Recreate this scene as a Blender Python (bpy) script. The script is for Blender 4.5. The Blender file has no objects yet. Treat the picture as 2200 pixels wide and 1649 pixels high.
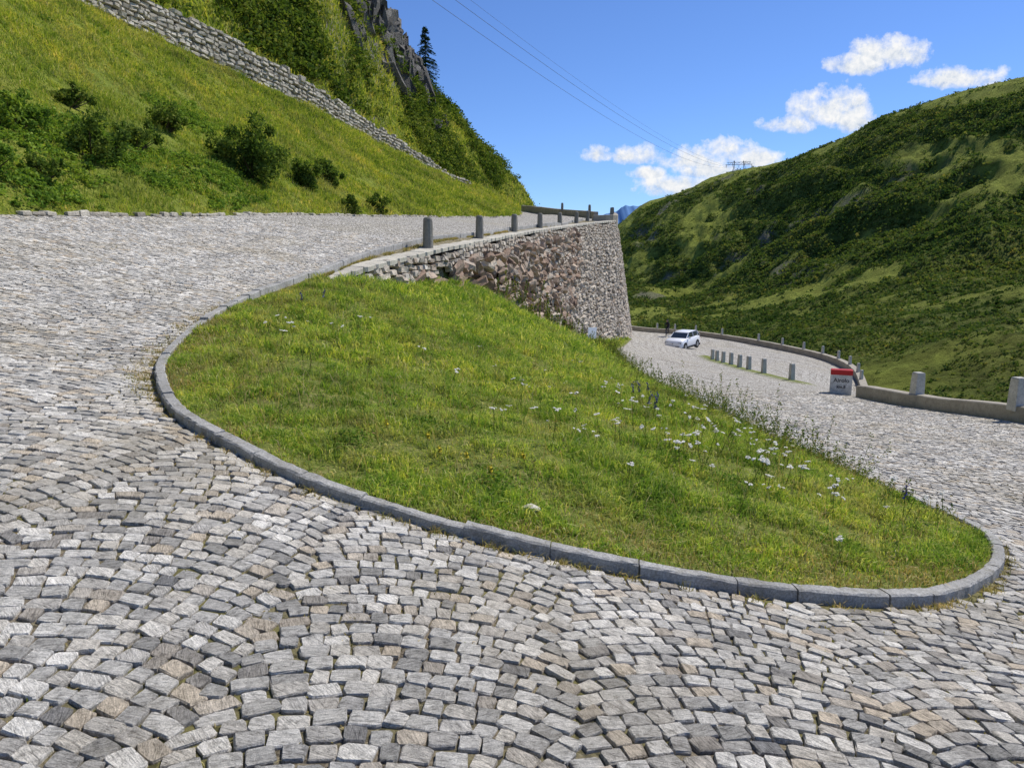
import bpy, math, random
import numpy as np
from mathutils import Vector, Matrix
rng=np.random.default_rng(7)
random.seed(7)
D=bpy.data
COL=bpy.context.collection

# ------------------------------------------------------------ helpers
def link(o): COL.objects.link(o); return o
def tag(o,label,cat,kind=None,group=None):
    o["label"]=label; o["category"]=cat
    if kind: o["kind"]=kind
    if group: o["group"]=group
    return o
def mk(name,V,Fs,mat=None,smooth=False,attrs=None):
    V=np.asarray(V,dtype=np.float32).reshape(-1,3)
    me=D.meshes.new(name)
    Fs=[np.asarray(f,dtype=np.int32) for f in Fs if len(f)]
    loops=np.concatenate([f.ravel() for f in Fs])
    tot=np.concatenate([np.full(len(f),f.shape[1]) for f in Fs])
    st=np.concatenate([[0],np.cumsum(tot)[:-1]]).astype(np.int32)
    me.vertices.add(len(V)); me.vertices.foreach_set('co',V.ravel())
    me.loops.add(len(loops)); me.loops.foreach_set('vertex_index',loops)
    me.polygons.add(len(tot)); me.polygons.foreach_set('loop_start',st)
    me.polygons.foreach_set('use_smooth',np.full(len(tot),smooth))
    me.update(calc_edges=True)
    if attrs:
        for k,a in attrs.items():
            at=me.attributes.new(k,'FLOAT','POINT'); at.data.foreach_set('value',np.asarray(a,dtype=np.float32).ravel())
    if mat: me.materials.append(mat)
    o=D.objects.new(name,me); return link(o)
def join(parts):
    Vs=[];G={};off=0
    for V,Fs in parts:
        V=np.asarray(V,dtype=float).reshape(-1,3)
        Vs.append(V)
        for F in Fs:
            F=np.asarray(F)
            if len(F)==0: continue
            G.setdefault(F.shape[1],[]).append(F+off)
        off+=len(V)
    return np.concatenate(Vs),[np.concatenate(v) for v in G.values()]
def frac(x): return x-np.floor(x)
def vnoise(P):
    P=np.asarray(P,dtype=float); i=np.floor(P); f=P-i; f=f*f*(3-2*f); r=0
    for dx in (0,1):
        for dy in (0,1):
            for dz in (0,1):
                q=i+np.array([dx,dy,dz])
                h=frac(np.sin(q[...,0]*127.1+q[...,1]*311.7+q[...,2]*74.7)*43758.5453)
                w=(f[...,0] if dx else 1-f[...,0])*(f[...,1] if dy else 1-f[...,1])*(f[...,2] if dz else 1-f[...,2])
                r=r+h*w
    return r
def fbm(P,oct=4,sc=1.0):
    P=np.asarray(P,dtype=float)*sc; a=.5;r=0;n=0
    for k in range(oct):
        r=r+a*vnoise(P+k*17.3); n+=a; a*=.5; P=P*2.03
    return r/n
def catmull(P,n):
    P=np.asarray(P,dtype=float); Q=np.concatenate([[2*P[0]-P[1]],P,[2*P[-1]-P[-2]]])
    out=[]; t=np.linspace(0,1,n,endpoint=False)[:,None]
    if P.ndim==3: t=t[:,:,None]
    for k in range(1,len(Q)-2):
        a,b,c,d=Q[k-1],Q[k],Q[k+1],Q[k+2]
        out.append(.5*((2*b)+(-a+c)*t+(2*a-5*b+4*c-d)*t*t+(-a+3*b-3*c+d)*t**3))
    out.append(P[-1][None]); return np.concatenate(out)
def resample(P,step):
    d=np.r_[0,np.cumsum(np.linalg.norm(np.diff(P,axis=0),axis=1))]
    n=max(2,int(d[-1]/step)+1); s=np.linspace(0,d[-1],n)
    return np.stack([np.interp(s,d,P[:,k]) for k in range(P.shape[1])],1)
def tps(pts):
    pts=np.array(pts,dtype=float); n=len(pts); X=pts[:,:2]
    def ker(r2): return .5*r2*np.log(r2+1e-9)
    r2=((X[:,None]-X[None])**2).sum(-1)
    A=np.zeros((n+3,n+3)); A[:n,:n]=ker(r2)+np.eye(n)*0.6
    A[:n,n]=1;A[:n,n+1:]=X;A[n,:n]=1;A[n+1:,:n]=X.T
    b=np.zeros(n+3); b[:n]=pts[:,2]; w=np.linalg.solve(A,b)
    def f(x,y):
        x=np.asarray(x,dtype=float);y=np.asarray(y,dtype=float); r=w[n]+w[n+1]*x+w[n+2]*y
        for k in range(n):
            r=r+w[k]*ker((x-X[k,0])**2+(y-X[k,1])**2)
        return r
    return f
def sstep(a,b,x):
    t=np.clip((x-a)/(b-a),0,1); return t*t*(3-2*t)

# ------------------------------------------------------------ surveyed points (metres)
kerbZ=[(-4.12,10.33,.8),(-3.87,8.77,.7),(-3.51,7.31,.57),(-3.04,6.23,.5),(-2.46,5.31,.42),(-1.8,4.7,.33),(-1.23,4.3,.22),(-.56,4.06,.08),(-.1,3.95,0),(.56,3.85,-.12),(1.34,3.82,-.25),(2.1,3.95,-.38),(2.6,4.15,-.45),(3.17,4.59,-.52),(3.6,5.11,-.58),(3.88,5.74,-.65)]
near=[(-1.52,1.97,.1),(0,2.1,0),(1.78,2.3,-.15),(-2.15,2.93,.28),(-2.71,3.82,.42)]
kerbUp=[(-4.21,12,.93),(-4.13,13.5,1.06),(-4.06,15.5,1.22),(-3.77,19,1.58),(-3.13,22,1.87),(-1.56,28,2.33),(-.22,35,2.79),(1.21,41,3.17),(2.5,45,3.46),(4.11,53,3.95),(5.54,60,4.4)]
postUp=[(-2.45,22,1.91),(-1.21,28,2.28),(.11,35,2.71),(1.52,41,3.09),(2.98,47,3.46),(4.51,53,3.85),(5.88,59,4.28)]
wtY=np.array([12,15.2,17.5,22,28,35,41,47,53,61,70,80.])
wtX=np.array([-4.2,-3.89,-3.3,-2.12,-.87,.54,2.02,3.62,5.29,8.33,9.6,10.9])
wtZ=np.array([.9,1.1,1.36,1.8,2.2,2.66,3.05,3.44,3.83,4.4,5.0,5.6])
wbY=np.array([12,15.5,18.5,24,31,38,43,51,60,70,80.])
wbX=np.array([-3.9,-3.49,-3.0,-1.5,0,1.92,3.3,6.1,9.45,11.3,12.9])
wbZ=np.array([.9,1.0,.74,.57,-.9,-2.42,-3.4,-4.38,-5.02,-5.8,-6.4])
rightedge=[(3.79,6.4,-.69),(3.83,7.3,-.78),(3.89,10,-1.05),(4.04,18,-1.87),(4.39,25.5,-2.6),(5.47,43,-4.46),(9.86,60,-5.02),(13.97,75,-6.15)]
parNear=[(12.2,12.5,-1.93),(12.06,17,-2.23),(12.13,20.5,-2.71),(11.46,24,-3.02)]
postLow=[(12.92,33.7,-4.13),(13.09,38,-4.49),(13.27,41,-4.76),(13.52,43.5,-5.01),(13.76,46,-5.21),(14.12,49,-5.53),(14.55,52,-5.83),(15.03,55,-6.15)]
parFar=[(16.02,86,-7.18),(18.04,84,-7.13),(20.22,80,-6.97),(23.42,74,-7.03),(25.5,67,-7.07),(25.51,59,-6.83),(24.67,53,-6.89),(22.11,46,-7.11)]
lowroad=[(19.89,48,-5.94),(21.37,56,-6.47),(20.3,64,-6.68),(14.18,70,-6.48),(8.58,45,-4.6),(8.02,25,-3.0),(7.77,15,-2.0),(7.54,11,-1.5),(15.27,66,-6.56),(10.97,24.3,-2.88)]
E=[(-11.5,-15,1.9),(-11.2,0,2.0),(-10.81,11,2.23),(-10.48,15.5,2.44),(-9.9,19,2.6),(-9.07,23.5,2.84),(-6.56,36.5,3.46),(-4.13,48,3.99),(-1.48,60,4.58),(.6,68,5.1),(.9,76,5.7),(.6,81,6.2),(1.5,86,6.4),(2,90,6.6),(2.7,93,6.8)]
upmid=[(-6.19,20,2.0),(-7.45,15,1.75),(-6.88,11,1.3),(-4.56,8,.7)]
upfar=[(3.81,62,4.76),(3.54,72,5.48),(1.97,80,6.15),(8,70,5.1),(9,80,5.7)]
common=near+[(0,-5,.05),(-8,-5,1.1),(8,-5,-.7),(-8,5,1.25),(7,4,-.95),(12,3,-1.45),(-4,-12,.5),(6,-15,-.6)]
SA=tps(kerbZ+common+kerbUp+E[:11]+upmid+upfar+postUp+rightedge[:3]+[(7.54,11,-1.5)])
SB=tps(kerbZ+common+rightedge+parNear+postLow+parFar+lowroad+list(zip(wbX,wbY,wbZ))+E[1:4]+upmid[2:])
def Xw(y): return np.interp(y,wtY,wtX)
eY=[p[1] for p in E]; eX=[p[0] for p in E]
def Ex(y): return np.interp(y,eY,eX)
def S(x,y):
    x=np.asarray(x,dtype=float); y=np.asarray(y,dtype=float)
    hw=np.interp(y,[8,15],[2.0,.15]); c=np.interp(y,[8,15],[0,-3.95]); c=np.where(y>15,Xw(y)-.25,c)
    w=sstep(-1,1,(x-c)/hw)
    return SA(x,y)*(1-w)+SB(x,y)*w
K=list(reversed(kerbUp))+kerbZ+[(3.9,6.6,-.74),(3.9,8,-.87),(3.9,10,-1.05)]
Kd=catmull(np.array(K),10)
poly=np.concatenate([Kd[:,:2],np.array([(4.04,18),(4.39,25.5),(4.85,35),(5.47,43),(7.6,51),(9.86,60)])])
def signed(x,y):
    x=np.asarray(x,dtype=float);y=np.asarray(y,dtype=float)
    d=np.full(x.shape,1e9); ins=np.zeros(x.shape,bool); n=len(poly)
    for k in range(n):
        ax,ay=poly[k]; bx,by=poly[(k+1)%n]
        ex,ey=bx-ax,by-ay; l=ex*ex+ey*ey
        if l<1e-12: continue
        t=np.clip(((x-ax)*ex+(y-ay)*ey)/l,0,1)
        d=np.minimum(d,(x-ax-t*ex)**2+(y-ay-t*ey)**2)
        if ay!=by:
            cr=((ay>y)!=(by>y))&(x<ex*(y-ay)/(by-ay)+ax); ins^=cr
    d=np.sqrt(d); return np.where(ins,d,-d)

# ------------------------------------------------------------ materials
class NT:
    def __init__(s,name):
        s.m=D.materials.new(name); s.m.use_nodes=True; s.nt=s.m.node_tree; s.nt.nodes.clear()
        s.out=s.n('ShaderNodeOutputMaterial')
    def n(s,t,**kw):
        nd=s.nt.nodes.new(t)
        for k,v in kw.items(): setattr(nd,k,v)
        return nd
    def set(s,inp,v):
        if isinstance(v,bpy.types.NodeSocket): s.nt.links.new(v,inp)
        elif isinstance(v,bpy.types.Node): s.nt.links.new(v.outputs[0],inp)
        else: inp.default_value=v
    def coord(s): return s.n('ShaderNodeTexCoord').outputs['Object']
    def noise(s,scale,detail=6,rough=.6,vec=None,dist=0):
        nd=s.n('ShaderNodeTexNoise'); nd.inputs['Scale'].default_value=scale; nd.inputs['Detail'].default_value=detail
        nd.inputs['Roughness'].default_value=rough; nd.inputs['Distortion'].default_value=dist
        s.set(nd.inputs['Vector'],vec if vec is not None else s.coord()); return nd.outputs['Fac']
    def ramp(s,fac,stops,interp='LINEAR'):
        nd=s.n('ShaderNodeValToRGB'); cr=nd.color_ramp; cr.interpolation=interp
        while len(cr.elements)<len(stops): cr.elements.new(.5)
        for e,(p,c) in zip(cr.elements,stops):
            e.position=p; e.color=(c,c,c,1) if isinstance(c,(int,float)) else (*c,1)
        s.set(nd.inputs[0],fac); return nd.outputs[0]
    def mix(s,a,b,f,mode='MIX'):
        nd=s.n('ShaderNodeMix',data_type='RGBA',blend_type=mode)
        s.set(nd.inputs[0],f)
        for i,v in ((6,a),(7,b)):
            if isinstance(v,tuple): v=(*v,1)
            s.set(nd.inputs[i],v)
        return nd.outputs[2]
    def math(s,op,a,b=0.0,c=0.0,clamp=False):
        nd=s.n('ShaderNodeMath',operation=op,use_clamp=clamp)
        s.set(nd.inputs[0],a); s.set(nd.inputs[1],b); s.set(nd.inputs[2],c); return nd.outputs[0]
    def bump(s,h,strength,dist=.02,nrm=None):
        nd=s.n('ShaderNodeBump'); nd.inputs['Strength'].default_value=strength; nd.inputs['Distance'].default_value=dist
        s.set(nd.inputs['Height'],h)
        if nrm is not None: s.set(nd.inputs['Normal'],nrm)
        return nd.outputs[0]
    def bsdf(s,col,rough=.85,nrm=None,spec=.25,metal=0):
        nd=s.n('ShaderNodeBsdfPrincipled')
        s.set(nd.inputs['Base Color'],(*col,1) if isinstance(col,tuple) else col)
        s.set(nd.inputs['Roughness'],rough); nd.inputs['Specular IOR Level'].default_value=spec; nd.inputs['Metallic'].default_value=metal
        if nrm is not None: s.set(nd.inputs['Normal'],nrm)
        s.nt.links.new(nd.outputs[0],s.out.inputs[0]); return s.m
    def rnd(s): return s.n('ShaderNodeNewGeometry').outputs['Random Per Island']
    def attr(s,name): return s.n('ShaderNodeAttribute',attribute_name=name).outputs['Fac']
    def leaf(s,col,trans=.35):
        d=s.n('ShaderNodeBsdfDiffuse'); s.set(d.inputs[0],col)
        t=s.n('ShaderNodeBsdfTranslucent'); s.set(t.inputs[0],s.mix(col,(1.0,1.0,.45),1.0,'MULTIPLY'))
        mx=s.n('ShaderNodeMixShader'); mx.inputs[0].default_value=trans
        s.nt.links.new(d.outputs[0],mx.inputs[1]); s.nt.links.new(t.outputs[0],mx.inputs[2]); s.nt.links.new(mx.outputs[0],s.out.inputs[0]); return s.m
def plain(name,col,rough=.6,spec=.3,metal=0,var=.12,sc=6.0):
    s=NT(name); n=s.noise(sc,5); c=s.mix(col,tuple(x*(1-var*2) for x in col),n)
    return s.bsdf(c,rough,None,spec,metal)
def stone(name,stops,sc=9.0,bump=.6,bd=.02,dirt=(.12,.11,.09),dirtamt=.5,bright=.35):
    s=NT(name); base=s.ramp(s.rnd(),stops)
    n=s.noise(sc,9,.7); n2=s.noise(sc*.16,4); n3=s.noise(sc*5,5,.8)
    c=s.mix(base,dirt,s.math('MULTIPLY',s.ramp(n,[(.45,0.),(.75,1.)]),dirtamt))
    c=s.mix(c,s.ramp(n3,[(.3,.55),(.7,1.35)]),bright+.4,'MULTIPLY')
    c=s.mix(c,s.ramp(n2,[(.3,.75),(.7,1.15)]),.8,'MULTIPLY')
    h=s.math('ADD',n,s.math('MULTIPLY',n3,.5))
    return s.bsdf(c,.88,s.bump(h,bump,bd),.2)

def sett_mat():
    s=NT('granite_sett')
    r=s.rnd(); co=s.coord()
    base=s.ramp(r,[(0,(.31,.295,.265)),(.12,(.50,.475,.425)),(.3,(.68,.645,.575)),(.42,(.42,.40,.365)),(.55,(.60,.55,.465)),(.7,(.77,.73,.65)),(.8,(.48,.45,.40)),(.9,(.60,.505,.38)),(1,(.24,.235,.225))])
    rot=s.n('ShaderNodeVectorRotate',rotation_type='Z_AXIS'); s.set(rot.inputs['Vector'],co); s.set(rot.inputs['Angle'],s.math('MULTIPLY_ADD',r,1.9,-.6))
    mp=s.n('ShaderNodeMapping'); mp.inputs['Scale'].default_value=(15,110,40); s.set(mp.inputs['Vector'],rot.outputs[0])
    st=s.noise(1.0,7,.75,mp.outputs[0],.8)
    n=s.noise(26,9,.78); n2=s.noise(.55,4,.6); n3=s.noise(170,4,.75); n4=s.noise(1.6,5,.6)
    c=s.mix(base,s.ramp(st,[(.34,.28),(.46,.97),(.64,1.45)]),.88,'MULTIPLY')
    c=s.mix(c,s.ramp(n,[(.36,.38),(.5,1.0),(.68,1.28)]),.8,'MULTIPLY')
    c=s.mix(c,(.44,.36,.22),s.math('MULTIPLY',s.ramp(n2,[(.48,0.),(.70,1.)]),.38))
    c=s.mix(c,s.ramp(n3,[(.35,.52),(.65,1.28)]),.55,'MULTIPLY')
    c=s.mix(c,s.ramp(n4,[(.3,.80),(.7,1.14)]),1.0,'MULTIPLY')
    h=s.math('ADD',s.math('MULTIPLY',st,1.1),s.math('ADD',s.math('MULTIPLY',n,1.3),s.math('MULTIPLY',n3,.35)))
    return s.bsdf(c,s.ramp(n,[(.3,.75),(.7,.95)]),s.bump(h,1.0,.012),.12)
M_sett=sett_mat()
def road_mat():
    s=NT('cobbled_road'); co=s.coord()
    v=s.n('ShaderNodeTexVoronoi',feature='DISTANCE_TO_EDGE'); v.inputs['Scale'].default_value=9; v.inputs['Randomness'].default_value=.65; s.set(v.inputs['Vector'],co)
    v2=s.n('ShaderNodeTexVoronoi'); v2.inputs['Scale'].default_value=9; v2.inputs['Randomness'].default_value=.65; s.set(v2.inputs['Vector'],co)
    cell=s.ramp(v2.outputs['Color'],[(.1,(.35,.335,.30)),(.4,(.55,.52,.465)),(.7,(.67,.635,.565)),(.9,(.47,.435,.375))])
    n=s.noise(2.5,6,.7); n1=s.noise(.25,4)
    c=s.mix((.15,.13,.10),cell,s.ramp(v.outputs['Distance'],[(.03,0.),(.12,1.)]))
    c=s.mix(c,s.ramp(n,[(.3,.7),(.7,1.2)]),.85,'MULTIPLY')
    c=s.mix(c,(.40,.35,.24),s.math('MULTIPLY',s.ramp(n1,[(.5,0.),(.7,1.)]),.3))
    nb=s.noise(75,7,.85); nj=s.noise(1.1,5)
    joint=s.mix(s.ramp(nb,[(.3,(.06,.05,.037)),(.5,(.21,.175,.125)),(.68,(.46,.40,.31))]),(.17,.16,.05),s.math('MULTIPLY',s.ramp(nj,[(.44,0.),(.58,1.)]),.8))
    c=s.mix(c,joint,s.attr('bed'))
    soil=s.ramp(s.noise(6,8,.7),[(.3,(.14,.12,.06)),(.55,(.28,.24,.15)),(.7,(.40,.36,.28))])
    c=s.mix(c,soil,s.attr('soil'))
    green=s.ramp(s.noise(3,8,.75),[(.3,(.09,.12,.025)),(.6,(.22,.25,.05)),(.75,(.34,.30,.12))])
    c=s.mix(c,green,s.attr('green'))
    h=s.math('ADD',s.ramp(v.outputs['Distance'],[(0,0.),(.2,1.)]),s.math('MULTIPLY',nb,.4))
    return s.bsdf(c,.88,s.bump(h,.9,.035),.1)
M_road=road_mat()
M_soil=(lambda s: s.bsdf(s.ramp(s.noise(9,9,.75),[(.3,(.06,.085,.018)),(.5,(.14,.165,.035)),(.7,(.30,.265,.11))]),.95,s.bump(s.noise(25,6),.8,.04),.05))(NT('grassy_soil'))
def grass_mat(name,cols,trans=.35,sc=.6,dry=0.0,gain=1.0,con=1.0):
    s=NT(name); c=s.ramp(s.rnd(),[(p,tuple(min(x*gain,.8) for x in q)) for p,q in cols])
    n=s.noise(sc,6,.68); c=s.mix(c,s.ramp(n,[(.32,(.45,.56,.5)),(.5,(.98,1,.95)),(.68,(1.45,1.22,1.1))]),con,'MULTIPLY')
    nf=s.noise(sc*7,5,.7); c=s.mix(c,s.ramp(nf,[(.35,(.5,.62,.6)),(.55,(1.05,1.02,1)),(.7,(1.35,1.2,1.1))]),con*.8,'MULTIPLY')
    if dry>0:
        n2=s.noise(sc*1.7,7,.7,s.n('ShaderNodeTexCoord').outputs['Object'],.8)
        c=s.mix(c,(.58,.48,.23),s.math('MULTIPLY',s.ramp(n2,[(.50,0.),(.64,1.)]),dry))
    return s.leaf(c,trans)
M_grass=grass_mat('meadow_grass',[(0,(.05,.095,.018)),(.3,(.10,.16,.026)),(.6,(.165,.21,.036)),(.85,(.23,.25,.055)),(.94,(.30,.27,.10)),(1,(.38,.32,.17))],.48,.75,.5,2.6)
M_dry=grass_mat('dry_grass',[(0,(.12,.11,.03)),(.5,(.26,.20,.09)),(.8,(.36,.29,.16)),(1,(.10,.13,.02))],.4,.6,0,1.8,.6)
M_slopegrass=grass_mat('slope_grass',[(0,(.08,.12,.02)),(.35,(.14,.18,.028)),(.7,(.195,.215,.042)),(.92,(.26,.24,.075)),(1,(.35,.29,.14))],.45,.22,.4,2.3)
M_weed=grass_mat('weed_leaf',[(0,(.05,.085,.022)),(.5,(.10,.14,.03)),(.82,(.16,.18,.055)),(1,(.26,.17,.09))],.45,.6,0,1.4,.5)
M_shrub=grass_mat('shrub_leaf',[(0,(.03,.055,.013)),(.5,(.055,.085,.02)),(.85,(.085,.12,.028)),(1,(.14,.17,.045))],.45,.5,0,2.1)
M_herb=grass_mat('herb_leaf',[(0,(.05,.09,.016)),(.5,(.09,.14,.024)),(1,(.15,.20,.04))],.4,.5,0,2.2)
M_hillshrub=grass_mat('hill_shrub_leaf',[(0,(.035,.06,.012)),(.5,(.065,.095,.02)),(.85,(.10,.13,.03)),(1,(.16,.17,.05))],.4,.12,0,1.9)
M_farshrub=grass_mat('far_shrub_leaf',[(0,(.035,.06,.018)),(.5,(.052,.08,.024)),(.85,(.075,.095,.03)),(1,(.12,.115,.04))],.38,.03,0,1.95)
M_spruce=grass_mat('spruce_needle',[(0,(.012,.03,.014)),(.6,(.025,.05,.02)),(1,(.05,.08,.03))],.15,1,0,1.2)
M_bark=plain('bark',(.12,.085,.055),.9,.1,0,.3,8)
M_white_fl=plain('white_petal',(.80,.77,.68),.8,.1,0,.08,40)
M_purple_fl=plain('purple_petal',(.14,.13,.32),.8,.1)
M_yellow_fl=plain('yellow_petal',(.65,.50,.04),.8,.1)
M_kerb=(lambda s: s.bsdf(s.mix(s.mix(s.ramp(s.noise(80,6,.8),[(.3,(.18,.175,.16)),(.5,(.39,.38,.355)),(.7,(.62,.60,.56))]),s.ramp(s.noise(1.3,4),[(.3,.65),(.7,1.2)]),.8,'MULTIPLY'),(.17,.155,.12),s.math('MULTIPLY',s.ramp(s.noise(7,8,.8),[(.48,0.),(.64,1.)]),.65)),.88,s.bump(s.noise(45,6,.8),.8,.014),.1))(NT('granite_kerb'))
M_wall=stone('wall_stone',[(0,(.38,.34,.28)),(.25,(.57,.50,.41)),(.5,(.47,.40,.32)),(.7,(.64,.57,.47)),(.88,(.41,.32,.24)),(1,(.68,.62,.54))],5,.9,.05)
M_rough=stone('rough_red_rock',[(0,(.24,.16,.115)),(.3,(.46,.33,.24)),(.55,(.58,.46,.35)),(.75,(.33,.23,.165)),(1,(.64,.56,.45))],4,1.0,.08)
M_walldark=plain('wall_joint_dirt',(.09,.07,.052),.95,.05,0,.3,4)
M_upwall=stone('pale_wall_stone',[(0,(.34,.305,.245)),(.4,(.52,.475,.385)),(.7,(.43,.39,.31)),(1,(.62,.575,.48))],4,.9,.05)
M_coping=stone('coping_stone',[(0,(.52,.485,.40)),(.5,(.60,.56,.46)),(1,(.49,.455,.38))],9,.6,.02)
M_conc=stone('parapet_stone',[(0,(.35,.315,.25)),(1,(.40,.36,.29))],8,.5,.015)
M_bollard=stone('bollard_granite',[(0,(.22,.205,.175)),(1,(.31,.29,.25))],14,.8,.02)
M_bollardw=stone('pale_bollard',[(0,(.52,.50,.45)),(1,(.58,.56,.50))],14,.5,.015)
M_rock=stone('cliff_rock',[(0,(.10,.095,.085)),(.5,(.19,.178,.16)),(1,(.31,.29,.26))],.8,1.0,.5)

# ------------------------------------------------------------ block builder
cc=.24
T8=np.array([(-1+cc,-1),(1-cc,-1),(1,-1+cc),(1,1-cc),(1-cc,1),(-1+cc,1),(-1,1-cc),(-1,-1+cc)])
T4=np.array([(-1,-1),(1,-1),(1,1),(-1,1.)])
def blocks(C,EX,EY,EZ,hx,hy,hz,jit=.06,hi=True,top=.84,tz=.6,zj=.0):
    n=len(C); T=T8 if hi else T4; k=len(T)
    b=np.repeat(T[None],n,0)+rng.uniform(-jit,jit,(n,k,2))
    if hi: rings=[(b,np.full((n,k),-1.)),(b,np.full((n,k),tz)+rng.uniform(-zj,zj,(n,k))),(b*top+rng.uniform(-jit*.3,jit*.3,(n,k,2)),np.ones((n,k))+rng.uniform(-zj,zj,(n,k)))]
    else: rings=[(b,np.full((n,k),-1.)),(b*top,np.ones((n,k))+rng.uniform(-zj,zj,(n,k)))]
    L=np.stack([np.concatenate([r[0],r[1][...,None]],-1) for r in rings],1).reshape(n,-1,3)
    hx,hy,hz=[np.broadcast_to(np.asarray(a,dtype=float),(n,))[:,None,None] for a in (hx,hy,hz)]
    V=C[:,None]+L[...,0:1]*hx*EX[:,None]+L[...,1:2]*hy*EY[:,None]+L[...,2:3]*hz*EZ[:,None]
    m=L.shape[1]; q=[]
    for r in range(len(rings)-1):
        for j in range(k):
            a=r*k+j;b2=r*k+(j+1)%k; q.append((a,b2,b2+k,a+k))
    off=(np.arange(n)*m)[:,None,None]
    Q=(np.array(q)[None]+off).reshape(-1,4)
    Tp=(np.arange(m-k,m)[None,None]+off).reshape(-1,k)
    return V.reshape(-1,3),[Q,Tp] if k!=4 else [np.concatenate([Q,Tp])]
def norm(a): return a/np.maximum(np.linalg.norm(a,axis=-1,keepdims=True),1e-9)
def blades(P,h,w,lean=.5):
    n=len(P); az=rng.uniform(0,2*np.pi,n); d=np.stack([np.cos(az),np.sin(az),np.zeros(n)],1)
    la=rng.uniform(0,2*np.pi,n); lm=rng.uniform(.1,1,n)*lean
    l=np.stack([np.cos(la)*lm,np.sin(la)*lm,np.zeros(n)],1)
    h=np.broadcast_to(h,(n,))[:,None]; w=np.broadcast_to(w,(n,))[:,None]
    U=np.array([0,0,1.])
    b=P; m=P+h*(U*.55+l*.3); t=P+h*(U*(1-.35*lm[:,None])+l*1.0)
    V=np.stack([b-d*w*.5,b+d*w*.5,m+d*w*.4,m-d*w*.4,t],1).reshape(-1,3)
    o=(np.arange(n)*5)[:,None]
    return V,[np.array([[0,1,2,3]])+o,np.array([[3,2,4]])+o]
def leaves(P,size,asp=.55,flat=0.0):
    n=len(P); a=norm(rng.normal(size=(n,3))); nrm=norm(rng.normal(size=(n,3))+np.array([0,0,flat]))
    u=norm(np.cross(a,nrm)); v=np.cross(nrm,u); s=np.broadcast_to(size,(n,))[:,None]
    V=np.stack([P-u*s,P-v*s*asp,P+u*s,P+v*s*asp],1).reshape(-1,3)
    return V,[np.array([[0,1,2,3]])+(np.arange(n)*4)[:,None]]
def tube(p,q,r0,r1=None,k=8):
    p=np.array(p,float);q=np.array(q,float); r1=r0 if r1 is None else r1
    d=norm(q-p); a=np.array([0,0,1.]) if abs(d[2])<.9 else np.array([1.,0,0]); u=norm(np.cross(d,a)); v=np.cross(d,u)
    t=np.arange(k)*2*np.pi/k; c=np.cos(t)[:,None]*u+np.sin(t)[:,None]*v
    V=np.concatenate([p+c*r0,q+c*r1]); Q=[(i,(i+1)%k,(i+1)%k+k,i+k) for i in range(k)]
    return V,[np.array(Q),np.array([list(range(k))[::-1],list(range(k,2*k))])]
def sweep(path,prof):
    path=np.asarray(path,float); d=np.gradient(path[:,:2],axis=0); d=norm(d); nr=np.stack([d[:,1],-d[:,0]],1)
    prof=np.asarray(prof,float); k=len(prof); n=len(path)
    V=np.zeros((n,k,3)); V[...,:2]=path[:,None,:2]+nr[:,None]*prof[None,:,0:1]; V[...,2]=path[:,None,2]+prof[None,:,1]
    Q=[]
    for i in range(n-1):
        for j in range(k):
            a=i*k+j;b=i*k+(j+1)%k; Q.append((a,b,b+k,a+k))
    caps=[list(range(k))[::-1],list(range((n-1)*k,n*k))]
    return V.reshape(-1,3),[np.array(Q),np.array(caps)]
def box(c,h,rz=0,top=1.0,k=.04):
    ex=np.array([math.cos(rz),math.sin(rz),0]);ey=np.array([-math.sin(rz),math.cos(rz),0]);ez=np.array([0,0,1.])
    V=[]
    for s_,z in ((1,-1),(1*top,1-k*2),(top*(1-k),1)):
        for x,y in T4: V.append(np.array(c)+ex*x*h[0]*s_+ey*y*h[1]*s_+ez*z*h[2])
    Q=[]
    for r in range(2):
        for j in range(4):
            a=r*4+j;b=r*4+(j+1)%4; Q.append((a,b,b+4,a+4))
    Q+= [(3,2,1,0),(8,9,10,11)]
    return np.array(V),[np.array(Q)]

# ------------------------------------------------------------ road sheet
gx=np.arange(-32,34.01,.25); gy=np.arange(-20,92.01,.25)
X,Y=np.meshgrid(gx,gy,indexing='ij'); Z=S(X,Y)
sd=signed(X,Y)
xp=np.interp(Y,[-20,12.5,17,20.5,24,46,53,59,67,74,80,86,92],[12.5,12.3,12.2,12.25,11.7,22.3,24.9,25.8,25.7,23.6,20.4,16.3,9])
dr=np.clip(X-xp-.2,0,20); Z-=np.minimum(dr*.75,9)
dl=np.clip(Ex(Y)-.35-X,0,20); Z-=np.minimum(dl*1.0,3)
SX0,SX1,SY0,SY1=-11.2,12.2,.6,24.0
bed=((X>SX0)&(X<SX1)&(Y>SY0)&(Y<SY1)&(X>Ex(Y))).astype(float)
Z-=bed*.011
pl_=np.array(postLow); px_=np.interp(Y,pl_[:,1],pl_[:,0])
strip=np.clip(1.4-np.abs(X-px_-.1)/.55,0,1)*((Y>32.4)&(Y<57.5))
Z+=strip*.10
soil=np.clip(sd*6,0,1); green=np.maximum(np.clip(dr*3,0,1),strip)
ni,nj=X.shape; idx=np.arange(ni*nj).reshape(ni,nj)
Q=np.stack([idx[:-1,:-1],idx[1:,:-1],idx[1:,1:],idx[:-1,1:]],-1).reshape(-1,4)
road=mk('road',np.stack([X,Y,Z],-1),[Q],M_road,True,{'bed':bed,'soil':soil,'green':green})
tag(road,'winding mountain road paved with grey granite setts','road','structure')

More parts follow.
